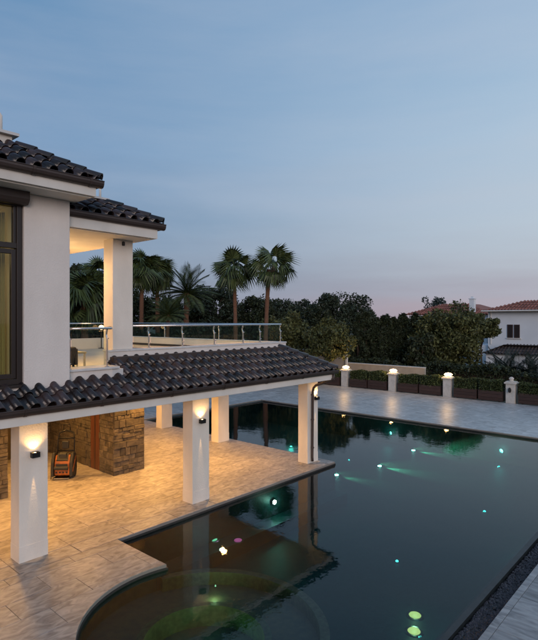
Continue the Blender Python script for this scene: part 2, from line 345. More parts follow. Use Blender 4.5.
def paving(name, x0, x1, y0, y1, tx, ty, m, gap=.0025, circle=None, off=True):
    base = bpy.data.objects.new(name, None); C.objects.link(base)
    polys = []; root_m = MB(); iy = 0; y = y0
    while y < y1-.01:
        yy = min(y+ty, y1); x = x0-(tx*((iy*.37)%1) if off else 0)
        while x < x1-.01:
            a, b = max(x, x0), min(x+tx, x1)
            if b-a > .03: polys.append((a,b,y,yy))
            x += tx
        y = yy; iy += 1
    tiles = []
    for a,b,c_,d in polys:
        P = [(a+gap,c_+gap),(b-gap,c_+gap),(b-gap,d-gap),(a+gap,d-gap)]; Q = [(a,c_),(b,c_),(b,d),(a,d)]
        if circle:
            cxm, cym = min(max(circle[0][0],a),b), min(max(circle[0][1],c_),d)
            if math.hypot(cxm-circle[0][0], cym-circle[0][1]) < circle[1]:
                P = clip_circle(P, *circle); Q = clip_circle(Q, *circle)
                if not P or len(P) < 3: continue
                root_m.prism(Q, -.07, -.012) if Q and len(Q) >= 3 else None
                tiles.append((None, P)); continue
        root_m.prism(Q, -.07, -.012); tiles.append(((round(b-a,3), round(d-c_,3)), P))
    me = root_m.mesh(name+'_bed', 'deck_joint')
    bo = link(name, me, kind='structure'); bpy.data.objects.remove(base)
    for key, P in tiles:
        dz = rng.normal(0,.0008)
        if key is None:
            t = MB().prism(P, -.012, dz).build('tile', m, bo)
        else:
            kk = (key, m)
            if kk not in mesh_cache:
                w, h = key[0]-2*gap, key[1]-2*gap; e = .004
                tb = MB(); tb.add([(0,0,-.012),(w,0,-.012),(w,h,-.012),(0,h,-.012),(0,0,-.004),(w,0,-.004),(w,h,-.004),(0,h,-.004),(e,e,0),(w-e,e,0),(w-e,h-e,0),(e,h-e,0)],
                    [(0,1,5,4),(1,2,6,5),(2,3,7,6),(3,0,4,7),(4,5,9,8),(5,6,10,9),(6,7,11,10),(7,4,8,11),(8,9,10,11)])
                mesh_cache[kk] = tb.mesh('tile', m)
            t = link('tile', mesh_cache[kk], bo, loc=(P[0][0], P[0][1], dz))
    return bo
paving('terrace_border', -2, 14.0, 9.6, 10.08, 1.2, .48, 'travertine', gap=.009)
paving('terrace_side_border', 13.5, 14.0, 10.08, 20.3, .5, 1.2, 'travertine', off=False)
paving('terrace_floor', -2, 13.5, 10.08, 22, 1.2, .6, 'travertine')
paving('spa_deck', -1, 6.0, 2.72, 9.6, 1.2, .6, 'travertine', circle=(SC, SR))
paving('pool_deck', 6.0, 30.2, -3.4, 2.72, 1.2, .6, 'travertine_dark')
paving('far_deck', 22.1, 30.2, 2.72, 22, 1.2, .6, 'travertine_cool')
paving('back_deck', 13.5, 22.1, 20.3, 31, 1.2, .9, 'travertine_cool')
paving('side_deck', 22.1, 30.2, 22, 31, 1.2, .9, 'travertine_cool')
paving('rear_terrace', 2, 13.5, 22, 31, 1.5, .9, 'travertine')
# fill between the terrace end and back deck over the pool wall is the side border itself

# ------------------------------------------------------------------ VILLA
V = thing('villa', 'white two-storey villa with black barrel-tile roofs, glass balcony rails and an open columned terrace', 'house', (0,0,0))
# --- lower storey columns
cols = [(4.16,10.02),(8.38,10.02),(13.19,10.10),(13.22,14.32),(13.35,17.98),(-.1,10.02)]
for i,(x,y) in enumerate(cols):
    c_ = MB().box(x,x+.55,y,y+.38,.0,2.71).build('column', 'column_stone', V, bevel=.006)
    MB().box(x+.0015-.004,x+.5515+.0025,y-.004,y+.384,.001,.30).build('plinth', 'column_stone', c_)
# --- slab / soffit and fascia (front lip)
MB().box(-3,13.72,9.56,20.6,2.71,2.95).build('terrace_ceiling', 'white_trim', V)
MB().box(-3,13.78,9.47,9.555,2.70,2.90).build('fascia', 'white_trim', V, bevel=.008)
MB().box(13.70,13.78,9.556,20.6,2.70,2.90).build('fascia', 'white_trim', V)
# --- gutters
def gutter_x(x0, x1, y, z, parent):   # y: outer face, trough toward +y
    pr_ = [(y,z),(y+.010,z),(y+.012,z-.045),(y+.028,z-.085),(y+.055,z-.112),(y+.085,z-.118),(y+.088,z-.005),(y+.1,z-.005),(y+.1,z-.132),(y+.048,z-.124),(y+.018,z-.093),(y+.002,z-.048)]
    g = MB().extrude_x(pr_, x0, x1); g.tube([(x0,y-.001,z),(x1,y-.001,z)],.011,8)
    return g.build('gutter', 'gutter', parent)
def gutter_y(y0, y1, x, z, parent):   # x: outer face on the +x side
    pr_ = [(x,z),(x-.010,z),(x-.012,z-.045),(x-.028,z-.085),(x-.055,z-.112),(x-.085,z-.118),(x-.088,z-.005),(x-.1,z-.005),(x-.1,z-.132),(x-.048,z-.124),(x-.018,z-.093),(x-.002,z-.048)]
    g = MB().extrude_y(pr_, y0, y1); g.box(x-.004,x+.006,y0,y1,z-.012,z+.004)
    return g.build('gutter', 'gutter', parent)
def gutter_joint(x, y, z, parent):
    MB().extrude_x([(y-.014,z+.014),(y+.006,z+.014),(y+.004,z-.048),(y+.02,z-.095),(y+.05,z-.126),(y+.098,z-.134),(y+.098,z-.142),(y+.046,z-.134),(y+.012,z-.10),(y-.006,z-.05)], x-.025, x+.025).build('gutter_bracket', 'steel' if False else 'gutter', parent)
gx = gutter_x(-3, 13.9, 9.37, 3.0, V); gutter_y(9.47, 20.6, 13.9, 3.0, V)
for x in (2.6,4.02,5.55,7.3,8.9,10.5,12.1): gutter_joint(x, 9.37, 3.0, gx)
# --- roof tiles
PITCH, COURSE = .30, .36
def tile_mesh(name='roof_tile'):
    b = MB(); seg = 8; prof = []
    # S profile across (u) : shallow pan then barrel
    for i in range(4): u = i/3*.145; prof.append((u, .0-.034*math.sin(PI*i/3)))
    for i in range(1, seg+1): a = PI*i/seg; prof.append((.145+.080*(1-math.cos(a)), .0+.084*math.sin(a)))
    ln = COURSE+.07; k = len(prof); th = .016
    vs = []
    for w, lift in ((0,.03),(ln,0)):
        for u, h in prof: vs.append((u, w, h+lift))
        for u, h in prof: vs.append((u, w, h+lift-th))
    fs = []
    for i in range(k-1):
        fs.append((i, i+1, 2*k+i+1, 2*k+i)); fs.append((k+i+1, k+i, 3*k+i, 3*k+i+1)); fs.append((i+1, i, k+i, k+i+1))
    b.add(vs, fs)
    me = b.mesh(name, 'roof_tile', smooth=False)
    sm = [abs(p.normal.y) < .8 for p in me.polygons]; me.polygons.foreach_set('use_smooth', sm); return me
TILE = tile_mesh()
def slope(roof, O, U, D, length, nrow, s, trim0=None, trim1=None, maxn=999, keep=None):
    """O eave start; U unit along the eave; D horizontal unit uphill; s = slope; trim functions give allowed u-range per run v (horizontal)"""
    sl = math.atan(s); up = Vector((D[0]*math.cos(sl), D[1]*math.cos(sl), math.sin(sl))); Uv = Vector((*U,0)); nn = Uv.cross(up)
    if nn.z < 0: nn = -nn
    R = Matrix((Uv, up, nn)).transposed().to_4x4()
    flip = R.determinant() < 0
    cnt = 0; rest = []
    for r_ in range(nrow):
        v = r_*COURSE; vh = v*math.cos(sl)
        c_ = 0
        while c_*PITCH < length:
            u = c_*PITCH; c_ += 1
            lo = trim0(vh) if trim0 else -1e9; hi = trim1(vh) if trim1 else 1e9
            um = u+.15
            if um < lo-.15 or um > hi+.15: continue
            P = Vector(O)+Uv*(u+random.uniform(-.006,.006))+up*(v+random.uniform(-.012,.012))+nn*random.uniform(0,.007)
            if keep and not keep(P): continue
            mm = Matrix.Translation(P)@R
            me = TILE
            clip = None
            if um+.16 > hi: clip = 1
            if um-.16 < lo: clip = 0
            if clip is not None:
                bm = bmesh.new(); bm.from_mesh(TILE); sc = math.cos(sl)
                # in tile coordinates the hip line: u = hi - (dv)*cos(sl)   (45 degrees in plan)
                if clip == 1: co = Vector((hi-u,0,0)); no = Vector((1, sc, 0)).normalized()
                else: co = Vector((lo-u,0,0)); no = Vector((-1, sc, 0)).normalized()
                bmesh.ops.bisect_plane(bm, geom=bm.verts[:]+bm.edges[:]+bm.faces[:], plane_co=co, plane_no=no, clear_outer=True)
                if not bm.faces: bm.free(); continue
                me = bpy.data.meshes.new('roof_tile'); bm.to_mesh(me); bm.free(); me.materials.append(M['roof_tile']) if not me.materials else None
            if cnt >= maxn: rest.append((me, mm)); continue
            o = bpy.data.objects.new('tile', me); C.objects.link(o); o.parent = roof; o.matrix_local = mm; cnt += 1
    if rest:
        bm = bmesh.new()
        for me, mm in rest:
            t = me.copy(); t.transform(mm); bm.from_mesh(t); bpy.data.meshes.remove(t)
        me = bpy.data.meshes.new('side_tiles'); bm.to_mesh(me); bm.free(); me.materials.append(M['roof_tile']); link('side_tiles', me, roof, kind='stuff')
    return cnt
def hip(roof, A, B, r=.105, step=.34):
    A, B = Vector(A), Vector(B); L_ = (B-A).length; t = (B-A).normalized(); n_ = int(L_/step)+1
    side = t.cross(Vector((0,0,1))).normalized(); up = side.cross(t)
    k = 8; v = []
    for w, lift, rr in ((0,.025,r*1.08),(step+.05,0,r*.95)):
        for q in (1,.84):
            for i in range(k+1): a = PI*i/k; v.append((math.cos(a)*rr*q, w, math.sin(a)*rr*q+lift))
    m_ = k+1; fs = []
    for i in range(k): fs += [(i,i+1,2*m_+i+1,2*m_+i), (m_+i+1,m_+i,3*m_+i,3*m_+i+1), (i+1,i,m_+i,m_+i+1)]
    me = MB().add(v, fs).mesh('ridge_tile', 'roof_tile', smooth=True)
    R = Matrix((side, t, up)).transposed().to_4x4()
    for i in range(n_):
        if i*step > L_-.05: break
        o = bpy.data.objects.new('ridge_tile', me); C.objects.link(o); o.parent = roof; o.matrix_local = Matrix.Translation(A+t*(i*step))@R
def deck_under(roof, pts):   # sheet under the tiles (closed solid)
    b = MB(); top = [Vector(p) for p in pts]; k = len(top)
    b.add(top+[p-Vector((0,0,.06)) for p in top], [tuple(range(k)), tuple(range(k,2*k))[::-1]]+[(i,i+k,(i+1)%k+k,(i+1)%k) for i in range(k)])
    return b.build('roof_deck', 'dark_frame', roof)
# terrace roof: front slope, right hip slope
roofL = empty_part('terrace_roof', V); s1 = .54
XE, YE, ZE = 13.88, 9.42, 2.99
deck_under(roofL, [(6.46,YE+.04,ZE-.01),(XE-.04,YE+.04,ZE-.01),(XE-1.28,10.70,ZE-.01+s1*1.24),(6.46,10.70,ZE-.01+s1*1.24)])
deck_under(roofL, [(-3,YE+.04,ZE-.01),(6.459,YE+.04,ZE-.01),(6.459,10.11,ZE-.01+s1*.65),(-3,10.11,ZE-.01+s1*.65)])
deck_under(roofL, [(XE-.04,YE+.04,ZE-.012),(XE-.04,20.6,ZE-.012),(XE-1.28,20.6,ZE-.012+s1*1.24),(XE-1.28,10.70,ZE-.012+s1*1.24)])
keepL = lambda P: not (P.x < 6.3 and P.y > 9.9)
slope(roofL, (-.22,YE,ZE), (1,0), (0,1), XE+.22, 4, s1, trim1=lambda v: XE+.22-v, keep=keepL)
slope(roofL, (XE,YE,ZE), (0,1), (-1,0), 11.1, 3, s1, trim0=lambda v: v, maxn=0)
hip(roofL, (XE-.02,YE+.02,ZE+.035), (XE-1.24,YE+1.24,ZE+.035+s1*1.22))
MB().box(6.5,12.9,10.55,10.72,3.55,3.745).build('flashing', 'gutter', roofL)
# --- upper storey
MB().box(4.23,5.14,9.97,18,3.0,7.0).build('wall', 'render', V, bevel=.01)
MB().box(-3,2.0,9.97,18,3.0,7.0).build('wall', 'render', V)
MB().box(2.0,4.23,9.97,10.3,3.0,3.38).build('wall', 'render', V)
MB().box(2.0,4.23,9.98,10.3,6.82,7.0).build('wall', 'render', V)
# room behind the window
MB().box(2.0,4.229,15.0,15.2,3.0,7.0).build('room_wall', 'room_paint', V)
MB().box(2.0,4.229,10.3,15.0,3.0,3.40).build('room_floor', 'upper_floor', V)
MB().box(2.0,4.229,10.3,15.0,6.82,7.0).build('room_ceiling', 'room_paint', V)
MB().box(4.2,4.229,10.35,15.0,3.4,6.82).build('room_wall', 'room_paint', V); MB().box(2.001,2.03,10.35,15.0,3.4,6.82).build('room_wall', 'room_paint', V)
cu = MB(); 
for i in range(24):
    x = 3.55+i*.024; cu.box(x,x+.022,10.62+.03*math.sin(i*1.3),10.64+.03*math.sin(i*1.3),3.42,6.7)
cu.build('curtain', 'curtain', V)
# window
wf = MB(); yw = 10.06
def fr(x0,x1,z0,z1,t,y0=yw,y1=yw+.09): wf.box(x0,x0+t,y0,y1,z0,z1); wf.box(x1-t,x1,y0,y1,z0,z1); wf.box(x0+t,x1-t,y0,y1,z0,z0+t); wf.box(x0+t,x1-t,y0,y1,z1-t,z1)
fr(2.1,4.225,3.39,6.84,.10,yw-.03,yw+.12)
wf.box(2.2,4.125,yw-.02,yw+.10,5.95,6.05)
fr(2.93,4.12,3.50,5.93,.085); fr(2.2,2.92,3.50,5.93,.085)
wf.box(4.07,4.12,yw+.0,yw+.09,6.05,6.74)
win = wf.build('window', 'dark_frame', V, bevel=.004)
MB().box(2.3,2.84,yw+.04,yw+.05,3.58,5.85).build('pane', 'window_glass', win); MB().box(3.015,4.035,yw+.04,yw+.05,3.58,5.85).build('pane', 'window_glass', win)
MB().box(2.2,4.07,yw+.04,yw+.05,6.05,6.74).build('pane', 'window_glass', win)
sb_ = MB().extrude_x([(9.80,7.02),(9.80,6.86),(9.83,6.80),(9.88,6.76),(10.05,6.76),(10.05,7.02)], 1.9, 4.27).build('shutter_box', 'shutter', win, bevel=.006)
MB().box(2.05,4.22,9.93,yw-.031,3.33,3.385).build('sill', 'dark_frame', win)
# upper terrace body, parapets, balcony ledge
MB().box(5.14,12.8,10.75,19.5,2.95,3.44).build('upper_floor', 'upper_floor', V)
MB().box(6.45,12.85,10.72,10.9,2.951,3.86).build('parapet', 'render', V)
MB().box(12.67,12.85,10.9,19.5,2.951,3.86).build('parapet', 'render', V)
MB().box(5.14,12.67,19.32,19.5,3.44,3.86).build('parapet', 'render', V)
MB().box(6.43,12.87,10.70,10.92,3.861,3.905).build('parapet_cap', 'coping', V, bevel=.005)
MB().box(12.65,12.87,10.92,19.52,3.861,3.905).build('parapet_cap', 'coping', V, bevel=.005)
MB().box(5.141,6.20,10.12,10.72,2.951,3.53).build('balcony', 'render', V)
MB().prism([(5.141,10.08),(6.36,10.08),(6.44,10.70),(5.141,10.70)],3.531,3.58).build('balcony_ledge', 'coping', V, bevel=.005)
MB().prism([(6.2,10.12),(6.48,10.14),(6.48,10.70),(6.2,10.70)],3.30,3.52).build('balcony_return', 'coping', V)
# upper pavilion column and roof
uc = MB().box(6.60,7.14,10.76,11.16,3.907,6.5).build('column', 'column_stone', V, bevel=.006)
MB().box(6.60,7.14,16.4,16.8,3.44,6.5).build('column', 'column_stone', V)
MB().lathe([(.03,6.36),(.035,6.38),(.035,6.44),(.02,6.46)],6.87,10.74,10).build('spotlight', 'black_metal', V)
MB().box(5.0,7.33,10.2,17.4,6.5,6.80).build('pavilion_ceiling', 'white_trim', V)
MB().box(4.9,7.40,10.13,10.198,6.52,6.78).build('fascia', 'white_trim', V); MB().box(7.33,7.40,10.199,17.4,6.52,6.78).build('fascia', 'white_trim', V)
gutter_x(4.9,7.58,10.03,6.86,V); gutter_y(10.13,17.4,7.58,6.86,V)
roofM = empty_part('pavilion_roof', V); s2 = .5; x2, y2, z2 = 7.55, 10.08, 6.87
deck_under(roofM, [(4.0,y2+.04,z2-.01),(x2-.04,y2+.04,z2-.01),(x2-1.0,y2+1.0,z2-.01+s2*.96),(4.0,y2+1.0,z2-.01+s2*.96)])
deck_under(roofM, [(x2-.04,y2+.04,z2-.012),(x2-.04,17.4,z2-.012),(x2-1.0,17.4,z2-.012+s2*.96),(x2-1.0,y2+1.0,z2-.012+s2*.96)])
slope(roofM, (x2-3.15,y2,z2), (1,0), (0,1), 3.15, 3, s2, trim1=lambda v: 3.15-v)
slope(roofM, (x2,y2,z2), (0,1), (-1,0), 7, 3, s2, trim0=lambda v: v, maxn=0)
hip(roofM, (x2-.02,y2+.02,z2+.035), (x2-.92,y2+.92,z2+.035+s2*.9))
MB().box(5.0,x2-.98,y2+.98,17,7.2,7.43).build('roof_parapet', 'white_trim', V); MB().box(4.98,x2-.90,y2+.90,17.05,7.43,7.475).build('parapet_cap', 'coping', V)
MB().tube([(x2-1.06,y2+1.05,7.475),(x2-1.06,y2+1.05,7.72),(x2-1.06,y2+1.2,7.76),(x2-1.06,y2+2.5,7.76)],.028).build('vent_pipe', 'white_trim', V, smooth=True)
# main roof
MB().box(-3,5.28,9.40,18.2,7.001,7.22).build('eaves_soffit', 'white_trim', V)
MB().box(-3,5.35,9.33,9.398,7.03,7.24).build('fascia', 'white_trim', V); MB().box(5.28,5.35,9.399,18.2,7.03,7.24).build('fascia', 'white_trim', V)
g3 = gutter_x(-3,5.47,9.22,7.33,V); gutter_y(9.32,18.2,5.47,7.33,V)
for x in (3.1,4.1,5.2): gutter_joint(x, 9.22, 7.33, g3)
roofH = empty_part('main_roof', V); s3 = .56; x3, y3, z3 = 5.44, 9.27, 7.33
deck_under(roofH, [(-3,y3+.04,z3-.01),(x3-.04,y3+.04,z3-.01),(x3-1.22,y3+1.22,z3-.01+s3*1.18),(-3,y3+1.22,z3-.01+s3*1.18)])
deck_under(roofH, [(x3-.04,y3+.04,z3-.012),(x3-.04,18.2,z3-.012),(x3-1.22,18.2,z3-.012+s3*1.18),(x3-1.22,y3+1.22,z3-.012+s3*1.18)])
slope(roofH, (x3-4.5,y3,z3), (1,0), (0,1), 4.5, 4, s3, trim1=lambda v: 4.5-v)
slope(roofH, (x3,y3,z3), (0,1), (-1,0), 8.8, 4, s3, trim0=lambda v: v, maxn=0)
hip(roofH, (x3-.02,y3+.02,z3+.035), (x3-1.14,y3+1.14,z3+.035+s3*1.12))
MB().box(-3,x3-1.22,y3+1.22,17,7.9,8.19).build('roof_parapet', 'white_trim', V); MB().box(-3,x3-1.12,y3+1.12,17.05,8.19,8.245).build('parapet_cap', 'coping', V)
MB().tube([(x3-1.40,y3+1.3,8.24),(x3-1.40,y3+1.3,8.56),(x3-1.46,y3+1.3,8.64),(x3-2.6,y3+1.3,8.64)],.035).build('roof_rail', 'white_trim', V, smooth=True)
# downpipe on the end column
dp = [(13.66,9.42,2.87),(13.66,9.42,2.76),(13.62,9.5,2.68),(13.40,9.93,2.50),(13.36,9.985,2.42),(13.36,10.02,2.3),(13.36,10.04,.2),(13.36,10.03,.06)]
MB().tube(dp,.042,10).build('downpipe', 'gutter', V, smooth=True)
for z in (.5,1.4,2.2): MB().tube([(13.36,10.03,z-.02),(13.36,10.03,z+.02)],.052,10).build('pipe_clip', 'gutter', V)
# --- stone walls on the ground floor
def stone_face(parent, O, U, Nn, length, height, seed, z0=0.0, stuff=False):
    jm = MB(); r = random.Random(seed); Uv = Vector((*U,0)); Nv = Vector((*Nn,0)); z = z0; k = 0
    while z < height-.02:
        h = min(r.choice((.09,.12,.15,.19,.24)), height-z); 
        if height-z-h < .08: h = height-z
        u = -r.random()*.0; 
        while u < length-.01:
            w = min(r.choice((.12,.17,.22,.3,.42)), length-u)
            if length-u-w < .1: w = length-u
            d = r.uniform(.012,.055); e = .01; g = .003
            a0, a1, b0, b1 = u+g, u+w-g, z+g, z+h-g
            j = lambda: r.uniform(-.006,.006)
            def P(uu, zz, dd): q = Vector(O)+Uv*uu+Nv*dd; return (q.x, q.y, zz)
            vs = [P(a0,b0,-.02),P(a1,b0,-.02),P(a1,b1,-.02),P(a0,b1,-.02),P(a0,b0,d*.6),P(a1,b0,d*.6),P(a1,b1,d*.6),P(a0,b1,d*.6),
                  P(a0+e,b0+e+j(),d+j()),P(a1-e,b0+e,d+j()),P(a1-e,b1-e+j(),d+j()),P(a0+e,b1-e,d+j())]
            bb_ = jm if stuff else MB(); bb_.add(vs, [(0,1,5,4),(1,2,6,5),(2,3,7,6),(3,0,4,7),(4,5,9,8),(5,6,10,9),(6,7,11,10),(7,4,8,11),(8,9,10,11)])
            if not stuff: bb_.build('stone', 'stone', parent)
            u += w; k += 1
        z += h
    if stuff: jm.build('stone_facing', 'stone', parent, kind='stuff')
    return k
sw = MB().box(8.38,9.38,13.58,14.38,0,2.71).build('stone_pier', 'mortar', V)
stone_face(sw, (8.345,13.58,0), (1,0), (0,-1), 1.07, 2.7, 3); stone_face(sw, (8.38,14.38,0), (0,-1), (-1,0), .80, 2.7, 4)
MB().box(8.36,8.9,14.39,14.90,0,2.71).build('door_jamb', 'red_wood', V, bevel=.01)
MB().box(8.355,8.36,14.62,14.66,0,2.71).build('door_jamb', 'dark_frame', V)
s4 = MB().box(8.42,9.3,14.91,17.72,0,2.71).build('stone_wall', 'mortar', V); n4 = stone_face(s4, (8.42,17.72,0), (0,-1), (-1,0), 2.8, 2.7, 5, stuff=True)
s5 = MB().box(5.5,8.42,17.73,17.95,0,2.71).build('stone_wall', 'mortar', V); stone_face(s5, (7.2,17.73,0), (1,0), (0,-1), 1.2, 2.7, 6, stuff=True)
dr = MB().box(7.75,8.12,17.62,17.66,0,2.71).build('door', 'red_wood', V)
s6 = MB().box(-3,5.5,14.0,14.2,0,2.71).build('stone_wall', 'mortar', V); stone_face(s6, (3.6,14.0,0), (1,0), (0,-1), 1.92, 2.7, 7, stuff=True)
MB().box(5.3,5.5,14.2,17.73,0,2.71).build('wall', 'render', V)
# --- railing
RZ = 4.46
rail = empty_part('railing', V)
MB().tube([(5.17,10.16,4.42),(6.18,10.16,4.42),(6.22,10.2,4.42),(6.40,10.74,4.42),(6.58,10.84,4.43)],.026,10).build('handrail', 'steel', rail, smooth=True)
MB().tube([(7.14,10.82,RZ),(12.68,10.82,RZ),(12.74,10.84,RZ),(12.76,10.90,RZ),(12.76,19.4,RZ)],.028,10).build('handrail', 'steel', rail, smooth=True)
MB().tube([(12.7,19.41,RZ),(5.2,19.41,RZ)],.028,10).build('handrail', 'steel', rail, smooth=True)
def post(x, y, z0, z1, dx=0, dy=1):
    p = MB().tube([(x,y,z0),(x,y,z1-.22),(x-dx*.03,y-dy*-.03,z1-.12),(x,y,z1)],.02,8)
    p.box(x-.035,x+.035,y-.035,y+.035,z0,z0+.012); p.tube([(x,y,z0+.12),(x+dx*.06,y-dy*.06,z0+.12)],.014,6)
    p.tube([(x,y,z1-.2),(x+dx*.06,y-dy*.06,z1-.2)],.014,6)
    return p.build('post', 'steel', rail, smooth=False)
for x in (5.24,6.10): post(x,10.18,3.58,4.40)
for x in (7.66,8.72,9.85,11.0,11.75,12.72): post(x,10.84,3.905,RZ-.02)
for y in (13.8,17.0): post(12.77,y,3.905,RZ-.02)
for x in (6,9,12): post(x,19.41,3.86,RZ-.02)
for a,b in ((5.28,6.06),): MB().box(a,b,10.165,10.175,3.62,4.36).build('glass_panel', 'rail_glass', rail)
for a,b in ((7.2,7.62),(7.7,8.68),(8.76,9.81),(9.89,10.96),(11.04,11.71),(11.79,12.68)): MB().box(a,b,10.80,10.81,3.94,4.41).build('glass_panel', 'rail_glass', rail)
for a,b in ((10.95,12.16),(12.24,13.76),(13.84,15.36),(15.44,16.96),(17.04,18.56),(18.64,19.3)): MB().box(12.79,12.80,a,b,3.94,4.41).build('glass_panel', 'rail_glass', rail)
for a,b in ((6.05,7.45),(7.55,8.95),(9.05,10.45),(10.55,11.95)): MB().box(a,b,19.44,19.45,3.9,4.41).build('glass_panel', 'rail_glass', rail)
# ------------------------------------------------------------------ lamps of the villa
WARM = (1,.56,.2); WARM2 = (1,.50,.13)
def sconce(x, y, z, label):
    t = thing('wall_lamp', label, 'wall lamp', (x,y,z), group='up and down wall lamps on the terrace columns')
    MB().box(-.03,.03,-.02,0,-.06,.05).build('bracket', 'black_metal', t)
    b = MB(); b.box(-.075,.075,-.12,-.02,-.05,-.045); b.box(-.075,-.069,-.12,-.02,-.045,.05); b.box(.069,.075,-.12,-.02,-.045,.05); b.box(-.069,.069,-.12,-.114,-.045,.05); b.box(-.069,.069,-.026,-.02,-.045,.05)
    b.build('body', 'black_metal', t)
    MB().lathe([(.03,0),(.034,.03),(.02,.04)],0,-.07,12).build('bulb', 'lamp_warm', t)
    lamp('SPOT', (0,-.07,.055), 22, WARM, t, target=(0,-.045,1), size=.02, spot=120, blend=.8)
    lamp('SPOT', (0,-.05,-.056), 60, WARM, t, target=(0,-.012,-1), size=.008, spot=12, blend=.6)
sconce(4.43,10.014,2.02,'small black wall lamp on the nearest white column beside the stone wall')
sconce(8.64,10.014,2.05,'small black wall lamp on the middle white column')
sconce(13.60,10.094,2.06,'small black wall lamp on the end column beside the brown downpipe')
cl0 = None
for i,(x,y) in enumerate([(2.2,12.8),(4.7,12.5),(6.8,12.5),(9.0,13.05),(11.5,12.2),(7.0,15.4),(11.2,15.4),(11.2,18.4)]):
    t = thing('ceiling_light', 'round recessed downlight in the white terrace ceiling, '+('at the far left end','just behind the nearest column','midway from nearest to middle column','just behind the middle column','just before the end column','above the orange pool robot','between the two rear columns','nearest the back corner column')[i], 'ceiling light', (x,y,2.708), group='recessed lights in the terrace ceiling')
    MB().lathe([(.075,-.008),(.09,-.004),(.09,0)],0,0,20).build('rim', 'steel', t); MB().lathe([(.06,-.012),(.062,-.009)],0,0,20).build('diffuser', 'lamp_warm', t)
    lamp('SPOT', (0,0,-.03), (370,360,335,330,480,370,470,480)[i], WARM2, t, target=(0,0,-1), size=.08, spot=158, blend=.7)
t = thing('ceiling_light', 'round downlight under the white ceiling of the upper pavilion', 'ceiling light', (6.1,12.6,6.498))
MB().lathe([(.075,-.012),(.09,-.004),(.09,0)],0,0,20).build('rim', 'steel', t); MB().lathe([(.06,-.016),(.062,-.013)],0,0,20).build('diffuser', 'lamp_warm', t)
lamp('SPOT', (0,0,-.03), 420, (1,.54,.17), t, target=(0,0,-1), size=.08, spot=168, blend=.4); lamp('POINT', (0,0,-.9), 42, (1,.62,.24), t, size=.25)  # the point lamp below is added fill to brighten the ceiling
lamp('POINT', (3.0,12.3,6.0), 26, (1,.74,.36), V, size=.15)
for y_, lb in ((13.2,'added fill lamp on the side wall of the upper terrace, nearer the balcony'),(17.0,'added fill lamp on the side wall of the upper terrace, farther back')):  # fill lamps added out of view to warm the upper terrace parapet
    t = thing('wall_lamp', lb, 'wall lamp', (5.145,y_,5.3))
    MB().box(0,.03,-.05,.05,-.08,.08).build('bracket', 'black_metal', t); MB().box(.03,.12,-.07,.07,-.06,.06).build('diffuser', 'lamp_soft', t, bevel=.01)
    lamp('SPOT', (.16,0,.0), 420, (1,.5,.15), t, target=(1,0,-.25), size=.1, spot=130, blend=.6)
# wall light on the far end of the upper terrace
t = thing('terrace_lamp', 'small glowing globe lamp on the far parapet of the upper terrace', 'lamp', (11.25,19.2,3.44))
MB().lathe([(.12,0),(.12,.02),(.02,.03),(.02,.74),(.05,.76)],0,0,12).build('stand', 'black_metal', t)
MB().lathe([(.03,.76),(.09,.80),(.11,.86),(.09,.92),(.03,.95)],0,0,14).build('globe', 'lamp_soft', t, smooth=True); lamp('POINT', (0,0,1.15), 8, WARM, t, size=.1)
# outdoor furniture glimpsed through the balcony glass
t = thing('lounge_chair', 'brown wicker lounge chair behind the balcony glass beside the white wall', 'chair', (5.55,11.6,3.44), .2)
MB().extrude_x([(-.35,.12),(.45,.12),(.45,.30),(-.1,.30),(-.35,.55),(-.45,.53)],-.32,.32).build('seat_shell', 'wicker', t, bevel=.02)
for a in (-1,1): MB().box(a*.36-.04,a*.36+.04,-.4,.42,.12,.50).build('arm', 'wicker', t, bevel=.02)
for a in (-1,1):
    for c_ in (-.32,.36): MB().box(a*.33-.02,a*.33+.02,c_-.02,c_+.02,0,.12).build('leg', 'black_metal', t)
MB().box(-.3,.3,-.1,.44,.301,.40).build('cushion', 'cushion', t, bevel=.03)
t = thing('side_table', 'low pale side table behind the end post of the balcony glass', 'table', (6.15,11.75,3.44))
MB().box(-.22,.22,-.22,.22,.36,.40).build('table_top', 'cushion', t, bevel=.01)
for a in (-1,1):
    for c_ in (-1,1): MB().box(a*.18-.02,a*.18+.02,c_*.18-.02,c_*.18+.02,0,.36).build('leg', 'steel', t)
# ------------------------------------------------------------------ pool cleaning robot on its trolley
t = thing('pool_robot', 'orange and black pool cleaning robot leaning on its tall wheeled trolley', 'pool cleaner', (7.32,14.55,0), math.radians(-44)); t.scale = (.80,.82,1.12)
bd = MB(); prof = [(-.24,.10),(.16,.06),(.24,.2),(.22,.44),(.10,.58),(-.10,.60),(-.22,.42)]
bd.extrude_x(prof,-.27,.27); o = bd.build('body', 'orange_plastic', t, bevel=.035)
for a in (-1,1):
    tr = MB().extrude_x([(-.30,.08),(.22,.02),(.30,.2),(.27,.46),(.12,.64),(-.12,.66),(-.28,.44)], a*.33-.05, a*.33+.05).build('track', 'black_rubber', t, bevel=.02)
    for k in range(4): MB().extrude_x([(-.25+.1*k,.20+.08*k),(-.19+.1*k,.20+.08*k),(-.15+.1*k,.30+.08*k),(-.21+.1*k,.30+.08*k)], a*.385-.006, a*.385+.006).build('track_stripe', 'orange_plastic', tr)
MB().extrude_x([(-.16,.52),(.06,.54),(.02,.66),(-.14,.64)],-.13,.13).build('grip', 'black_rubber', t, bevel=.015)
MB().tube([(-.24,-.305,.30),(.24,-.305,.30)],.045,10).build('brush', 'black_rubber', t); MB().box(-.2,.2,-.26,-.235,.34,.4).build('vent', 'black_rubber', t)
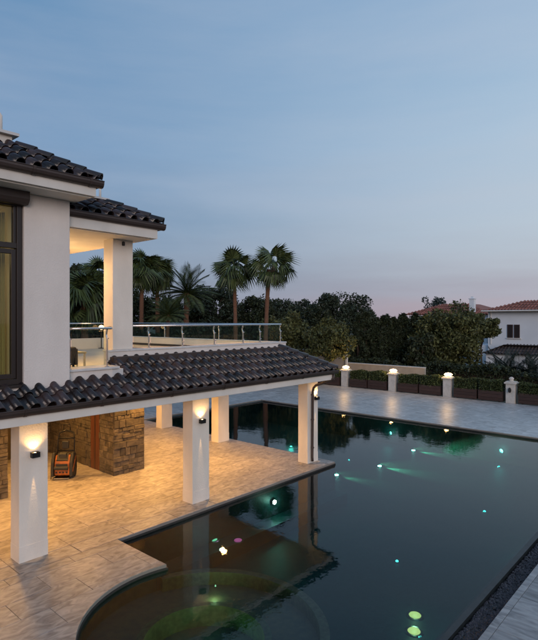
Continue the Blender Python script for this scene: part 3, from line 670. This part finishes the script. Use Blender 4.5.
hd = MB().tube([(-.29,.12,.05),(-.30,.26,.9),(-.26,.32,1.12),(0,.34,1.18),(.26,.32,1.12),(.30,.26,.9),(.29,.12,.05)],.026,8); hd.tube([(-.3,.22,.66),(.3,.22,.66)],.02,6); hd.tube([(-.3,.27,.98),(.3,.27,.98)],.02,6)
hd.tube([(-.12,.34,1.18),(-.12,.36,1.33),(.12,.36,1.33),(.12,.34,1.18)],.014,6)
hd.build('trolley_frame', 'black_metal', t, smooth=True)
MB().box(-.12,.12,.14,.24,.72,.92).build('control_box', 'black_rubber', t, bevel=.02)
MB().box(-.26,.26,-.30,.14,.02,.045).build('base_plate', 'steel', t)
for q in range(4): MB().extrude_x([(-.246,.16),(-.225,.16),(-.225,.20),(-.246,.20)],-.22+.12*q,-.16+.12*q).build('vent','black_rubber',t)
MB().extrude_x([(-.20,.46),(-.06,.61),(-.05,.64),(-.21,.49)],-.2,.2).build('lid','black_rubber',t,bevel=.008)
for a in (-1,1): MB().tube([(a*.30,.16,.10),(a*.36,.16,.10)],.10,16).build('wheel', 'black_rubber', t)
MB().tube([(-.36,-.3,.02),(-.36,-.05,.6),(-.3,.2,.8)],.015,6).build('side_stay', 'black_metal', t)
# ------------------------------------------------------------------ underwater lights
def ulight(x, y, z, m, r, label, e=0, col=(.8,1,.85), aim=None, spot=70, wall=False, up=True):
    t = thing('underwater_light', label, 'pool light', (x,y,z), group='underwater lights of the pool')
    if wall:
        bz = MB().tube([(0,0,0),(0,-.03,0)],r*1.5,14); bz.build('bezel', 'steel', t); MB().tube([(0,-.031,0),(0,-.045,0)],r,14).build('lens', m, t)
    else:
        MB().lathe([(r*1.5,0),(r*1.4,.02)],0,0,14).build('bezel', 'steel', t); MB().lathe([(r,.021),(r*.9,.035),(r*.4,.05)],0,0,14).build('lens', m, t)
    if e:
        if aim: lamp('SPOT', (0,-.1 if wall else 0,.0 if wall else .12), e, col, t, target=aim, size=.03, spot=spot, blend=.9)
        else: lamp('POINT', (0,-.15 if wall else 0,0 if wall else .2), e, col, t, size=.05)
    return t
GW = (.62,1,.78)
ulight(10.93,9.56,-.50,'pool_white',.055,'white wall light under the terrace edge between middle and end columns',5,GW,wall=True)
ZL = ZF
for px,py,lab,e in ((336.5,475.5,'bright underwater light just beyond the end column corner',500),(379.6,466.5,'bright underwater light in the middle of the row of three',1500),(416.5,449.5,'bright underwater light farthest right in the row of three',1400)):
    d = 518*(EYE-ZL)/(py-320); x, y = at(px, d); x = min(x, 21.6)
    ulight(x,y,ZL,'pool_white',.075,lab,e*3,(1,.5,.26),aim=(.12,-1.5,.12),spot=42)
def flo(px, py, m, r, lab, e=0, col=GW):
    d = 518*(EYE-ZL)/(py-320); x, y = at(px, d); return ulight(x,min(y,19.9),ZL,m,r,lab,e,col)
flo(334,497,'pool_pale',.06,'dim starlike underwater light below the end column',2)
flo(397,562,'pool_teal',.036,'tiny teal underwater light nearest the camera'); flo(484.5,512,'pool_teal',.042,'tiny teal underwater light near the right edge of the pool')
flo(499,467,'pool_teal',.042,'tiny teal underwater light towards the far deck'); flo(537,469,'pool_teal',.042,'tiny teal underwater light at the right edge of the photo')
flo(349,460.5,'pool_teal',.036,'faint underwater light beside the end column'); flo(291,447,'pool_pale',.06,'pale underwater light seen between the last two columns',20)
flo(253,407,'pool_white',.04,'underwater light in the far left corner of the pool',8)
flo(415,616,'pool_yellow',.12,'yellowish underwater light in the lower right, the farther of two',1.5,(1,.8,.4)); flo(414,632,'pool_yellow',.12,'yellowish underwater light in the lower right, the nearer of two',1.5,(1,.8,.4))
def shelf(px, py, m, r, lab, e=0, col=GW, zz=-.9):
    d = 518*(EYE-zz)/(py-320); x, y = at(px, d); return ulight(x,y,zz,m,r,lab,e,col)
shelf(222,550.5,'pool_warm',.06,'warm white underwater light on the step by the middle column',1.5,(1,.9,.7)); shelf(238,541,'pool_pink',.10,'pink underwater light on the step by the middle column',.6,(1,.2,.4)); shelf(213,540,'pool_green',.11,'pale green underwater light on the step by the middle column',.8)
# spa light
t = ulight(5.35,6.12,-.72,'pool_green',.035,'small green light in the floor of the round spa',0)
for q in (-50,-5,40,80,125): lamp('SPOT', (0,0,.22), 12, (.72,1,.42), t, target=(math.cos(math.radians(q)),math.sin(math.radians(q)),.28), size=.03, spot=62, blend=1)
t = ulight(6.62,7.25,-.44,'pool_green',.014,'added green fill light on the bench of the spa ring',0)
lamp('POINT', (-.3,-.3,.1), 2.2, (.72,1,.42), t, size=.03)  # added lamp with a tiny lens, throws green onto the spa rings
ulight(7.9,7.4,ZF,'pool_green',.05,'dim green light on the pool floor outside the spa ring',1.2,(.45,1,.4))
# unseen fill lamps added in the far wall to brighten the main pool
for i,(x,y) in enumerate(((22.04,7.0),(22.04,12.0),(22.04,17.0))):
    t = thing('underwater_light', 'added fill light in the far pool wall, '+('nearest the right edge','in the middle of the wall','nearest the back corner')[i], 'pool light', (x,y,-.75), group='added fill lights in the far pool wall')
    MB().tube([(0,0,0),(.06,0,0)],.10,14).build('bezel', 'steel', t); lamp('POINT', (-.2,0,0), 6, (.5,1,.85), t, size=.08)
for i,(x,y) in enumerate(((9.0,3.75),(13.5,3.75),(18.0,3.75))):  # more added fill lamps, on the floor beside the overflow edge
    t = thing('underwater_light', 'added fill light on the floor along the overflow edge, '+('nearest the camera','halfway along','farthest from the camera')[i], 'pool light', (x,y,ZF), group='added fill lights along the overflow edge')
    MB().lathe([(.1,0),(.09,.02)],0,0,14).build('bezel', 'steel', t); lamp('POINT', (0,0,.3), 3.2, (.4,1,.9), t, size=.08)
# ------------------------------------------------------------------ foliage tools
def leaf_mesh(pts, size, jitter=.5, up=.3, name='foliage', m='leaf_dark', aspect=.5):
    n_ = len(pts); pts = np.asarray(pts)
    d = rng.normal(size=(n_,3)); d[:,2] += up; d /= np.linalg.norm(d,axis=1)[:,None]
    a = rng.normal(size=(n_,3)); u = np.cross(d,a); u /= np.linalg.norm(u,axis=1)[:,None]
    s_ = size*(1+jitter*(rng.random(n_)-.5)*2); s_ = s_[:,None]
    v = np.stack([pts-d*s_*.5, pts+u*s_*aspect*.5, pts+d*s_*.5, pts-u*s_*aspect*.5],1).reshape(-1,3)
    me = bpy.data.meshes.new(name); me.vertices.add(len(v)); me.vertices.foreach_set('co', v.ravel())
    me.loops.add(n_*4); me.loops.foreach_set('vertex_index', np.arange(n_*4)); me.polygons.add(n_)
    me.polygons.foreach_set('loop_start', np.arange(n_)*4); me.polygons.foreach_set('loop_total', np.full(n_,4))
    me.update(calc_edges=True); me.materials.append(M[m]); return me
def blob(center, rad, n_, hollow=.55):
    d = rng.normal(size=(n_,3)); d /= np.linalg.norm(d,axis=1)[:,None]; r = hollow+(1-hollow)*rng.random(n_)**.6
    r *= 1+rng.normal(0,.07,n_)
    return np.array(center)+d*r[:,None]*np.array(rad)
def tree(x, y, z0, ztop, zbot, hw, m, label, n_=9000, clumps=26, lsize=.28, group=None, shape='round', name='broadleaf_tree', cat='tree', trunk_r=.14, aspect=.5, small=1.):
    t = thing(name, label, cat, (x,y,z0), group=group)
    clumps = int(clumps*1.7) if shape != 'cone' and small == 1. else clumps; small = .74 if small == 1. else small; H = ztop-z0; cb = zbot-z0; tk = MB(); lean = rng.normal(0,.15,2)
    top = (lean[0],lean[1],cb+(H-cb)*.45); tk.tube([(0,0,-.2),(lean[0]*.3,lean[1]*.3,max(cb,.5)*.5),(lean[0]*.7,lean[1]*.7,max(cb,.6)),top],[trunk_r*1.3,trunk_r,trunk_r*.85,trunk_r*.5],8)
    cc = np.array([0,0,(H+cb)/2]); R = np.array([hw,hw,(H-cb)/2]); P = []; tips = []
    for k in range(clumps):
        if shape == 'cone':
            f_ = rng.random()**.8; rr = (1-f_)**.55*hw*.95+.05; an = rng.random()*2*PI; c_ = np.array([math.cos(an)*rr*rng.random()**.5, math.sin(an)*rr*rng.random()**.5, cb+f_*(H-cb)*.93]); cr = np.array([.3,.3,.55])*hw*(1.1-f_*.7)
        else:
            d = rng.normal(size=3); d /= np.linalg.norm(d); c_ = cc+d*R*(.35+.42*rng.random()+(1-small)*.5*rng.random()); s_ = (.26+.2*rng.random())*small; cr = np.array([s_*hw, s_*hw, s_*min((H-cb)/2,hw)*.95])
        tips.append(c_); P.append(blob(c_, cr, n_//clumps, .35))
    me = leaf_mesh(np.concatenate(P), lsize, name='crown', m=m, aspect=aspect)
    for c_ in tips[:8]:
        tk.tube([(lean[0]*.6,lean[1]*.6,max(cb,.5)*.9), tuple((np.array(top)*.5+c_*.5)), tuple(c_)],[trunk_r*.5,trunk_r*.3,.02],5)
    tk.build('trunk', 'bark', t, smooth=True); link('crown', me, t, kind=None)
    return t
def ptree(px, ytop, ybot, hwpx, d, m, label, z0=-.3, **k):
    x, y = at(px, d); return tree(x, y, z0, zpx(ytop,d), zpx(ybot,d), hwpx/518*d, m, label, **k)
# fan palm frond: petiole plus a folded fan of blades
def fan_mesh(droop=1.):
    b = MB(); n_ = 18; L0 = .75
    b.add([(-.02,0,0),(.02,0,0),(.012,L0,.02),(-.012,L0,.02)],[(0,1,2,3)])
    for i in range(n_):
        a = math.radians(-100+200*i/(n_-1)); ln = .85*(.75+.25*math.cos(a)); w = .055
        dx, dy = math.sin(a), math.cos(a); px_, py_ = dy, -dx; dr = (-.10-.1*abs(math.sin(a)))*droop; zz = .03*(i%2)
        b.add([(0,L0-.03,.02),(dx*ln*.55+px_*w,L0+dy*ln*.55+py_*w,zz+dr*.25),(dx*ln,L0+dy*ln,dr*1.9),(dx*ln*.55-px_*w,L0+dy*ln*.55-py_*w,-zz+dr*.25)],[(0,1,2,3)])
    return b.mesh('frond','leaf_palm')
def feather_mesh():
    b = MB(); n_ = 26; Ln = 2.3
    for i in range(n_):
        t0 = i/n_; y_ = Ln*t0; z_ = .45*t0-.75*t0*t0; 
        if i: b.add([(-.015,yp,zp),(.015,yp,zp),(.012,y_,z_),(-.012,y_,z_)],[(0,1,2,3)])
        yp, zp = y_, z_; ln = .5*math.sin(PI*min(1,.15+t0*.85))+.08
        for s_ in (-1,1): b.add([(0,y_,z_),(s_*ln*.5,y_+.16,z_+.10),(s_*ln,y_+.35,z_+.02),(s_*ln*.5,y_+.22,z_+.06)],[(0,1,2,3)])
    return b.mesh('frond','leaf_palm')
FAN, FEA = fan_mesh(), feather_mesh(); FAN2 = fan_mesh(2.6); FAN3 = fan_mesh(3.6)
DRY = FAN.copy(); DRY.materials.clear(); DRY.materials.append(M['dry_frond'])
def palm(px, d, yc, label, name='fan_palm', rad=1.5, tr=.2, n_=44, mesh=None, bend=.2, group=None, z0=-.3, skirt=8, off=0):
    x, y = at(px, d); zc = zpx(yc, d); t = thing(name, label, 'palm tree', (x,y,z0), 0, group); H = zc-z0
    pts = []; rs = []
    for i in range(19): f_ = i/18; rs_j = rng.uniform(.9,1.12); pts.append((bend*f_*f_*.665,-bend*f_*f_*.747,H*f_-.1)); rs.append(tr*rs_j*(1.35-.5*f_ if f_ < .85 else 1.15))
    MB().tube(pts,rs,12).build('trunk','palm_bark',t,smooth=True)
    hx, hy = pts[-1][0]+off*.665, pts[-1][1]-off*.747; mesh = mesh or FAN; sc = rad/1.6 if mesh is not FEA else rad/2.3
    MB().lathe([(tr*.8,H-.5),(tr*1.5,H-.25),(tr*1.1,H),(.05,H+.2)],hx,hy,10).build('crownshaft','dry_frond',t)
    for i in range(n_):
        f_ = i/n_; el = math.radians(72-f_*112+rng.normal(0,13)); a = i*2.399+rng.normal(0,.2); q = sc*(.85+.3*rng.random())
        R = Matrix.Rotation(a,4,'Z')@Matrix.Rotation(el,4,'X')@Matrix.Rotation(rng.normal(0,.4),4,'Y')
        o = bpy.data.objects.new('frond', (FAN,FAN2,FAN3,FAN2)[i%4] if mesh is FAN else mesh); C.objects.link(o); o.parent = t; o.matrix_local = Matrix.Translation((hx,hy,H))@R@Matrix.Scale(q,4)
    for i in range(skirt):
        a = rng.random()*6.28; R = Matrix.Rotation(a,4,'Z')@Matrix.Rotation(math.radians(-50-rng.random()*36),4,'X')
        o = bpy.data.objects.new('dry_frond', DRY); C.objects.link(o); o.parent = t; o.matrix_local = Matrix.Translation((hx,hy,H-.15))@R@Matrix.Scale(sc*(.4+.3*rng.random()),4)
    return t
palm(236,39,271,'left one of two tall fan palms beyond the upper terrace, bare rusty trunk', rad=1.85,tr=.15,skirt=5,bend=-.15,n_=27,group='pair of tall fan palms')
palm(265,38,268,'right one of two tall fan palms, standing slightly taller against the sky', rad=1.85,tr=.15,skirt=5,bend=.3,n_=27,off=.3,group='pair of tall fan palms')
palm(185,45,294,'feathery date palm with upright arching fronds left of the two tall palms', name='date_palm', rad=2.5, tr=.24, mesh=FEA, n_=46, skirt=0)
palm(141,42,270,'slim fan palm with reddish trunk right beside the white upper column', rad=1.9,tr=.16,bend=.1,n_=52)
palm(158,44,274,'second slim fan palm with reddish trunk between the column and date palm', rad=1.8,tr=.17,bend=-.1,n_=52)
palm(84,34,300,'low fan palm with wide fronds seen through the upper pavilion', rad=2.2,tr=.22,bend=.1,n_=50)
palm(98,42,277,'palm with spiky crown behind the upper pavilion column', rad=1.9,tr=.17,bend=.1,n_=40)
palm(166,40,316,'small green palm low behind the glass rail', name='date_palm', rad=1.7, tr=.14, mesh=FEA, n_=36, skirt=0)
# trees
ptree(74,262,335,22,46,'leaf_dark','dark leafy tree behind the upper pavilion beside the white wall',n_=9000)
ptree(104,272,338,22,50,'leaf_dark','dark tree behind the upper pavilion column',n_=8000)
ptree(134,285,338,20,55,'leaf_dark','dark tree behind the slim palm trunks',n_=8000)
ptree(165,292,340,22,55,'leaf_dark','dark tree between the slim palms and the date palm',n_=8000)
ptree(196,297,340,20,52,'leaf_dark','dark low tree behind the date palm',n_=8000)
ptree(216,277,340,27,54,'leaf_pine','broad dome-shaped dark tree behind the left tall palm',n_=12000)
ptree(252,290,342,24,56,'leaf_dark','dark tree between the trunks of the two tall palms',n_=9000)
ptree(278,296,342,20,58,'leaf_pine','small dark tree right of the right tall palm trunk',n_=7000)
ptree(284,309,362,27,41,'leaf_mid','round dark green tree just past the terrace rail corner',n_=12000,lsize=.24)
ptree(328,316,362,28,37,'leaf_olive','rounded yellow-green tree with a clipped crown behind the roof end',n_=14000,lsize=.2,clumps=34)
ptree(303,292,345,22,66,'leaf_pine','distant pine with ragged top behind the dark round tree',n_=8000)
ptree(333,286,345,27,62,'leaf_pine','tallest distant pine of the row behind the yellow-green tree',n_=11000)
ptree(361,292,345,22,64,'leaf_pine','distant pine at the right end of the pine row',n_=8000)
ptree(318,298,345,18,60,'leaf_dark','distant dark tree between two pines',n_=6000)
for px, yt, hwp, lab in ((366,309,14,'dark upright cypress just right of the distant pines'),(394,316,15,'dark upright cypress in the gap between its taller neighbours'),(425,312,15,'dark upright cypress half hidden by the bushy tree'),(358,313,13,'first dark upright cypress left of the bushy tree'),(376,316,15,'second dark upright cypress, shorter than the first'),(386,310,16,'third dark upright cypress in the row'),(403,308,16,'fourth dark upright cypress behind the lit pillar'),(416,311,16,'dark upright cypress touching the big bushy tree')):
    ptree(px,yt,378,hwp,44,'leaf_dark',lab,n_=11000,shape='cone',name='cypress',group='row of dark cypresses',lsize=.3,clumps=52,aspect=.3)
for px, hwp, lab in ((364,14,'low dark bush filling the gap behind the cypresses'),(394,16,'low dark bush under the fourth cypress'),(420,16,'low dark bush beside the big bushy tree')):
    ptree(px,326,375,hwp,50,'leaf_dark',lab,n_=6000,name='bush',cat='bush',group='dark bushes behind the cypresses')
ptree(447,303,376,37,42,'leaf_mid','big bushy tree with ragged crown in front of the neighbouring house',n_=26000,clumps=110,lsize=.24,trunk_r=.2,small=.62)
ptree(482,312,345,18,43,'leaf_mid','leafy side crown reaching over the neighbouring house wall',n_=6000,clumps=18,lsize=.24,trunk_r=.08)
ptree(434,284,325,15,78,'leaf_blue','thin feathery tree rising above the red roof',n_=1600,clumps=14,lsize=.3)
ptree(420,326,378,16,40,'leaf_dark','dark shrub behind the planters left of the bushy tree',n_=5000,name='bush',cat='bush')
ptree(484,366,392,13,38,'leaf_mid','small dark shrub below the bushy tree',n_=3500,name='bush',cat='bush',lsize=.16)
def spiky(px, d, yt, rad, label):
    x, y = at(px, d); z0 = -.4; t = thing('spiky_shrub', label, 'shrub', (x,y,z0)); H = zpx(yt,d)-z0
    MB().tube([(0,0,-.1),(0,0,H*.4)],.12,8).build('stem','bark',t)
    for i in range(54):
        el = math.radians(85-i/54*110+rng.normal(0,10)); a = i*2.399; q = rad/2.3*(.7+.5*rng.random())
        o = bpy.data.objects.new('frond', SPK); C.objects.link(o); o.parent = t
        o.matrix_local = Matrix.Translation((rng.normal(0,.25),rng.normal(0,.25),H*(.25+.3*rng.random())))@Matrix.Rotation(a,4,'Z')@Matrix.Rotation(el,4,'X')@Matrix.Scale(q,4)
SPK = FEA.copy(); SPK.materials.clear(); SPK.materials.append(M['leaf_blue'])
spiky(508,39,359,1.7,'blue-green spiky shrub under the neighbouring house'); spiky(532,38,358,1.7,'blue-green spiky shrub at the right edge of the photo'); spiky(496,41,365,1.2,'smaller spiky shrub beside the bushy tree')
# ------------------------------------------------------------------ fence line: pillars, lamps, planters
def pillar(y, lit, label):
    t = thing('fence_pillar', label, 'pillar', (30.5,y,0), group='pale stone pillars along the planters')
    MB().box(-.24,.24,-.24,.24,-.25,1.06).build('shaft', 'pillar_stone', t, bevel=.01)
    MB().box(-.31,.31,-.31,.31,1.06,1.14).build('cap', 'pillar_stone', t, bevel=.012)
    MB().box(-.25,.25,-.25,.25,1.14,1.19).build('cap_step', 'pillar_stone', t)
def pillar_lamp(y, label):
    t = thing('pillar_lamp', label, 'lamp', (30.5,y,1.19), group='glowing lamps on top of the pillars')
    MB().lathe([(.10,0),(.10,.03),(.05,.05)],0,0,14).build('base','black_metal',t); MB().lathe([(.09,.05),(.22,.09),(.24,.14),(.16,.20),(.04,.23)],0,0,16).build('globe','lamp_post',t,smooth=True)
    lamp('POINT',(-.3,0,.45),34,(1,.56,.2),t,size=.12)
PY = [27.2,23.6,20.0,16.35,12.7,9.1,5.5]
plab = {27.2:'pale stone pillar hidden far left behind the terrace roof',23.6:'pale stone pillar just behind the end of the tiled roof',20.0:'lit stone pillar nearest the tiled roof',16.35:'lit stone pillar in the middle of the three lit ones',12.7:'lit stone pillar in front of the big bushy tree',9.1:'stone pillar with small unlit lamp on its face near the house',5.5:'pale stone pillar at the far right end of the planters'}
for y in PY: pillar(y, False, plab[y])
for y, lb in ((20.0,'glowing lamp on the lit pillar nearest the tiled roof'),(16.35,'glowing lamp on the middle lit pillar'),(12.7,'glowing lamp on the pillar before the bushy tree')): pillar_lamp(y, lb)
t = thing('pillar_lamp','small unlit dark lamp fixed to the face of the fourth pillar','lamp',(30.26,9.1,.72))
MB().lathe([(.03,-.13),(.07,-.10),(.08,.05),(.05,.12),(.02,.15)],-.09,0,10).build('lantern','black_metal',t); MB().box(-.05,0,-.03,.03,-.03,.03).build('arm','black_metal',t)
t = thing('pillar_finial','round stone finial on the cap of the unlit pillar','finial',(30.5,9.1,1.19)); MB().lathe([(.14,0),(.14,.04),(.08,.06),(.13,.12),(.13,.18),(.05,.24)],0,0,14).build('ball','pillar_stone',t,smooth=True)
k = 0
for i in range(len(PY)-1):
    ya, yb = PY[i+1]+.36, PY[i]-.36; w = (yb-ya)/2
    for j in range(2):
        y0 = ya+j*w+.05; y1 = ya+(j+1)*w-.05; side = ('right' if j == 0 else 'left')
        nm = ['behind the terrace roof','behind the roof end','left of the middle lit pillar','between the middle and third lit pillars','between the third lit pillar and the unlit one','right of the unlit pillar'][i]
        t = thing('planter', f'dark planter with clipped hedge, {side} one {nm}', 'planter', (30.55,(y0+y1)/2,0), group='dark planters with clipped hedges'); hwid = (y1-y0)/2
        for q in range(3): MB().box(-.27,-.24,-hwid,hwid,.03+q*.19,.03+q*.19+.18).build('board','planter_wood',t)
        MB().box(-.24,.27,-hwid,-hwid+.03,.03,.6).build('end_board','planter_wood',t); MB().box(-.24,.27,hwid-.03,hwid,.03,.6).build('end_board','planter_wood',t); MB().box(.24,.27,-hwid+.03,hwid-.03,.03,.6).build('back_board','planter_wood',t)
        for a in (-1,1): MB().box(-.2,.2,a*(hwid-.2)-.05,a*(hwid-.2)+.05,-.01,.03).build('foot','black_metal',t)
        MB().box(-.24,.24,-hwid+.03,hwid-.03,.4,.54).build('soil','soil',t)
        n_ = 5200; top = 1.18+rng.normal(0,.03); P = np.stack([(rng.random(n_)-.5)*.56,(rng.random(n_)-.5)*2*(hwid-.03),.5+(top-.5)*rng.random(n_)**.8],1)
        P[:,2] += .05*np.sin(P[:,1]*5+i)*(P[:,2] > .9)
        link('hedge', leaf_mesh(P,.09,name='hedge',m='leaf_hedge',aspect=.6), t)
# boundary walls behind
t = thing('boundary_wall','low pale garden wall behind the planters and lit pillars','wall',(34,19,0)); MB().box(-.12,.12,-3.2,3.1,-.4,1.25).build('wall','boundary_wall',t); MB().box(-.16,.16,-3.2,3.1,1.25,1.32).build('coping','pillar_stone',t)
t = thing('boundary_wall','taller beige garden wall under the yellow-green tree','wall',(34,24,0)); MB().box(-.12,.12,-1.75,5.6,-.4,2.1).build('wall','boundary_wall',t); MB().box(-.16,.16,-1.75,5.6,2.1,2.17).build('coping','pillar_stone',t)
t = thing('gate_post','slender white post at the end of the taller beige wall','post',(33.8,22.1,0)); MB().box(-.07,.07,-.07,.07,-.4,2.45).build('shaft','white_trim',t); MB().box(-.09,.09,-.09,.09,2.45,2.5).build('cap','white_trim',t)
hb = thing('hedge','long clipped hedge behind the boundary wall','hedge',(36.5,14,-.3)); n_ = 26000; P = np.stack([(rng.random(n_)-.5)*1.4,(rng.random(n_)-.5)*30,rng.random(n_)**.7*1.7],1); P[:,2] += .3*np.sin(P[:,1]*1.1)*np.sin(P[:,1]*.37)
link('foliage', leaf_mesh(P,.22,name='foliage',m='leaf_dark'), hb); MB().box(-.4,.4,-15,15,0,1.2).build('stems','soil',hb)
hb = thing('hedge','tall dark hedge beyond the far side of the upper terrace','hedge',(20,36,-.3)); n_ = 60000; P = np.stack([(rng.random(n_)-.5)*46,(rng.random(n_)-.5)*3,rng.random(n_)**.6*4.3],1); P[:,2] += .5*np.sin(P[:,0]*.9)*np.sin(P[:,0]*.33)
hb.rotation_euler.z = math.radians(-22)
link('foliage', leaf_mesh(P,.3,name='foliage',m='leaf_dark'), hb); MB().box(-23,23,-.6,.6,0,3.4).build('stems','soil',hb)
# ------------------------------------------------------------------ neighbouring house
Hn = thing('neighbour_house','large pale neighbouring house with red tiled hip roofs and a chimney','house',(0,0,0))
MB().box(60,72,4,20.4,-2.2,5.5).build('wall','render_far',Hn); MB().box(60.4,70,20.402,22.2,-2.2,1.75).build('wall','render_far',Hn)
MB().box(57.3,59.998,4,19.7,-2.2,1.0).build('wall','render_far',Hn); MB().box(66,76,22.6,33.0,-2.2,5.2).build('wall','render_far',Hn)
MB().box(59.6,60,3.6,20.8,5.5,5.62).build('eaves', 'white_trim', Hn); MB().tube([(59.25,3.4,5.6),(59.25,20.9,5.6)],.08,8).build('gutter','white_trim',Hn); MB().tube([(59.95,20.1,5.5),(59.95,20.1,1.9)],.05,8).build('downpipe','white_trim',Hn)
MB().box(59.85,60.0,16.9,18.4,2.56,2.64).build('sill','white_trim',Hn); MB().box(59.85,60.0,9.9,11.1,2.56,2.64).build('sill','white_trim',Hn)
def hiproof(name, x0, x1, y0, y1, z, h, m, ins, parent):
    p = empty_part(name, parent); rx0, rx1, ry0, ry1 = x0+ins, x1-ins, y0+ins, y1-ins
    b = MB(); b.add([(x0,y0,z),(x1,y0,z),(x1,y1,z),(x0,y1,z),(rx0,ry0,z+h),(rx1,ry0,z+h),(rx1,ry1,z+h),(rx0,ry1,z+h)],[(0,1,5,4),(1,2,6,5),(2,3,7,6),(3,0,4,7),(4,5,6,7),(3,2,1,0)]); b.build('roof_surface', m, p)
    tb = MB(); n_ = int((y1-y0)/.33)
    for i in range(n_):   # barrel rows on the slope that faces the camera
        y = y0+(i+.5)*.33; lim = min(1, (y-y0)/ins, (y1-y)/ins)
        if lim > .05:
            sgm = max(1,int(lim*4))
            for q in range(sgm):
                f0, f1 = lim*q/sgm, lim*(q+1)/sgm; tb.tube([(x0+ins*f0-.03,y,z+h*f0+.04),(x0+ins*f1,y,z+h*f1+.01)],[.10,.085],6,caps=False)
    tb.build('tile_rows', m, p, kind='stuff'); return p
hiproof('roof',59.3,72.7,3.3,21.0,5.62,1.15,'far_roof_tile',3.6,Hn); hiproof('roof',65.3,76.7,21.9,33.6,5.3,1.45,'far_roof_tile',3.9,Hn)
hiproof('porch_roof',56.9,60.0,3.6,20.1,1.02,.95,'far_dark_tile',2.0,Hn)
c_ = MB().box(65.0,65.6,23.8,24.4,5.6,7.2).build('chimney','render_far',Hn); MB().box(64.93,65.67,23.73,24.47,7.2,7.32).build('chimney_cap','render_far',c_); MB().box(65.15,65.45,23.95,24.25,7.32,7.55).build('chimney_pot','render_far',c_)
for y0 in (17.05,17.75):
    w = MB(); w.box(59.93,59.995,y0,y0+.08,2.65,4.1); w.box(59.93,59.995,y0+.5,y0+.58,2.65,4.1); w.box(59.93,59.995,y0+.08,y0+.5,2.65,2.73); w.box(59.93,59.995,y0+.08,y0+.5,4.02,4.1); wo = w.build('window','planter_wood',Hn)
    MB().box(59.96,59.99,y0+.08,y0+.5,2.73,4.02).build('pane','dark_frame',wo)
w = MB(); w.box(59.93,59.995,10.0,10.08,2.65,4.1); w.box(59.93,59.995,10.9,10.98,2.65,4.1); w.box(59.93,59.995,10.08,10.9,2.65,2.73); w.box(59.93,59.995,10.08,10.9,4.02,4.1); wo = w.build('window','planter_wood',Hn); MB().box(59.96,59.99,10.08,10.9,2.73,4.02).build('pane','dark_frame',wo)
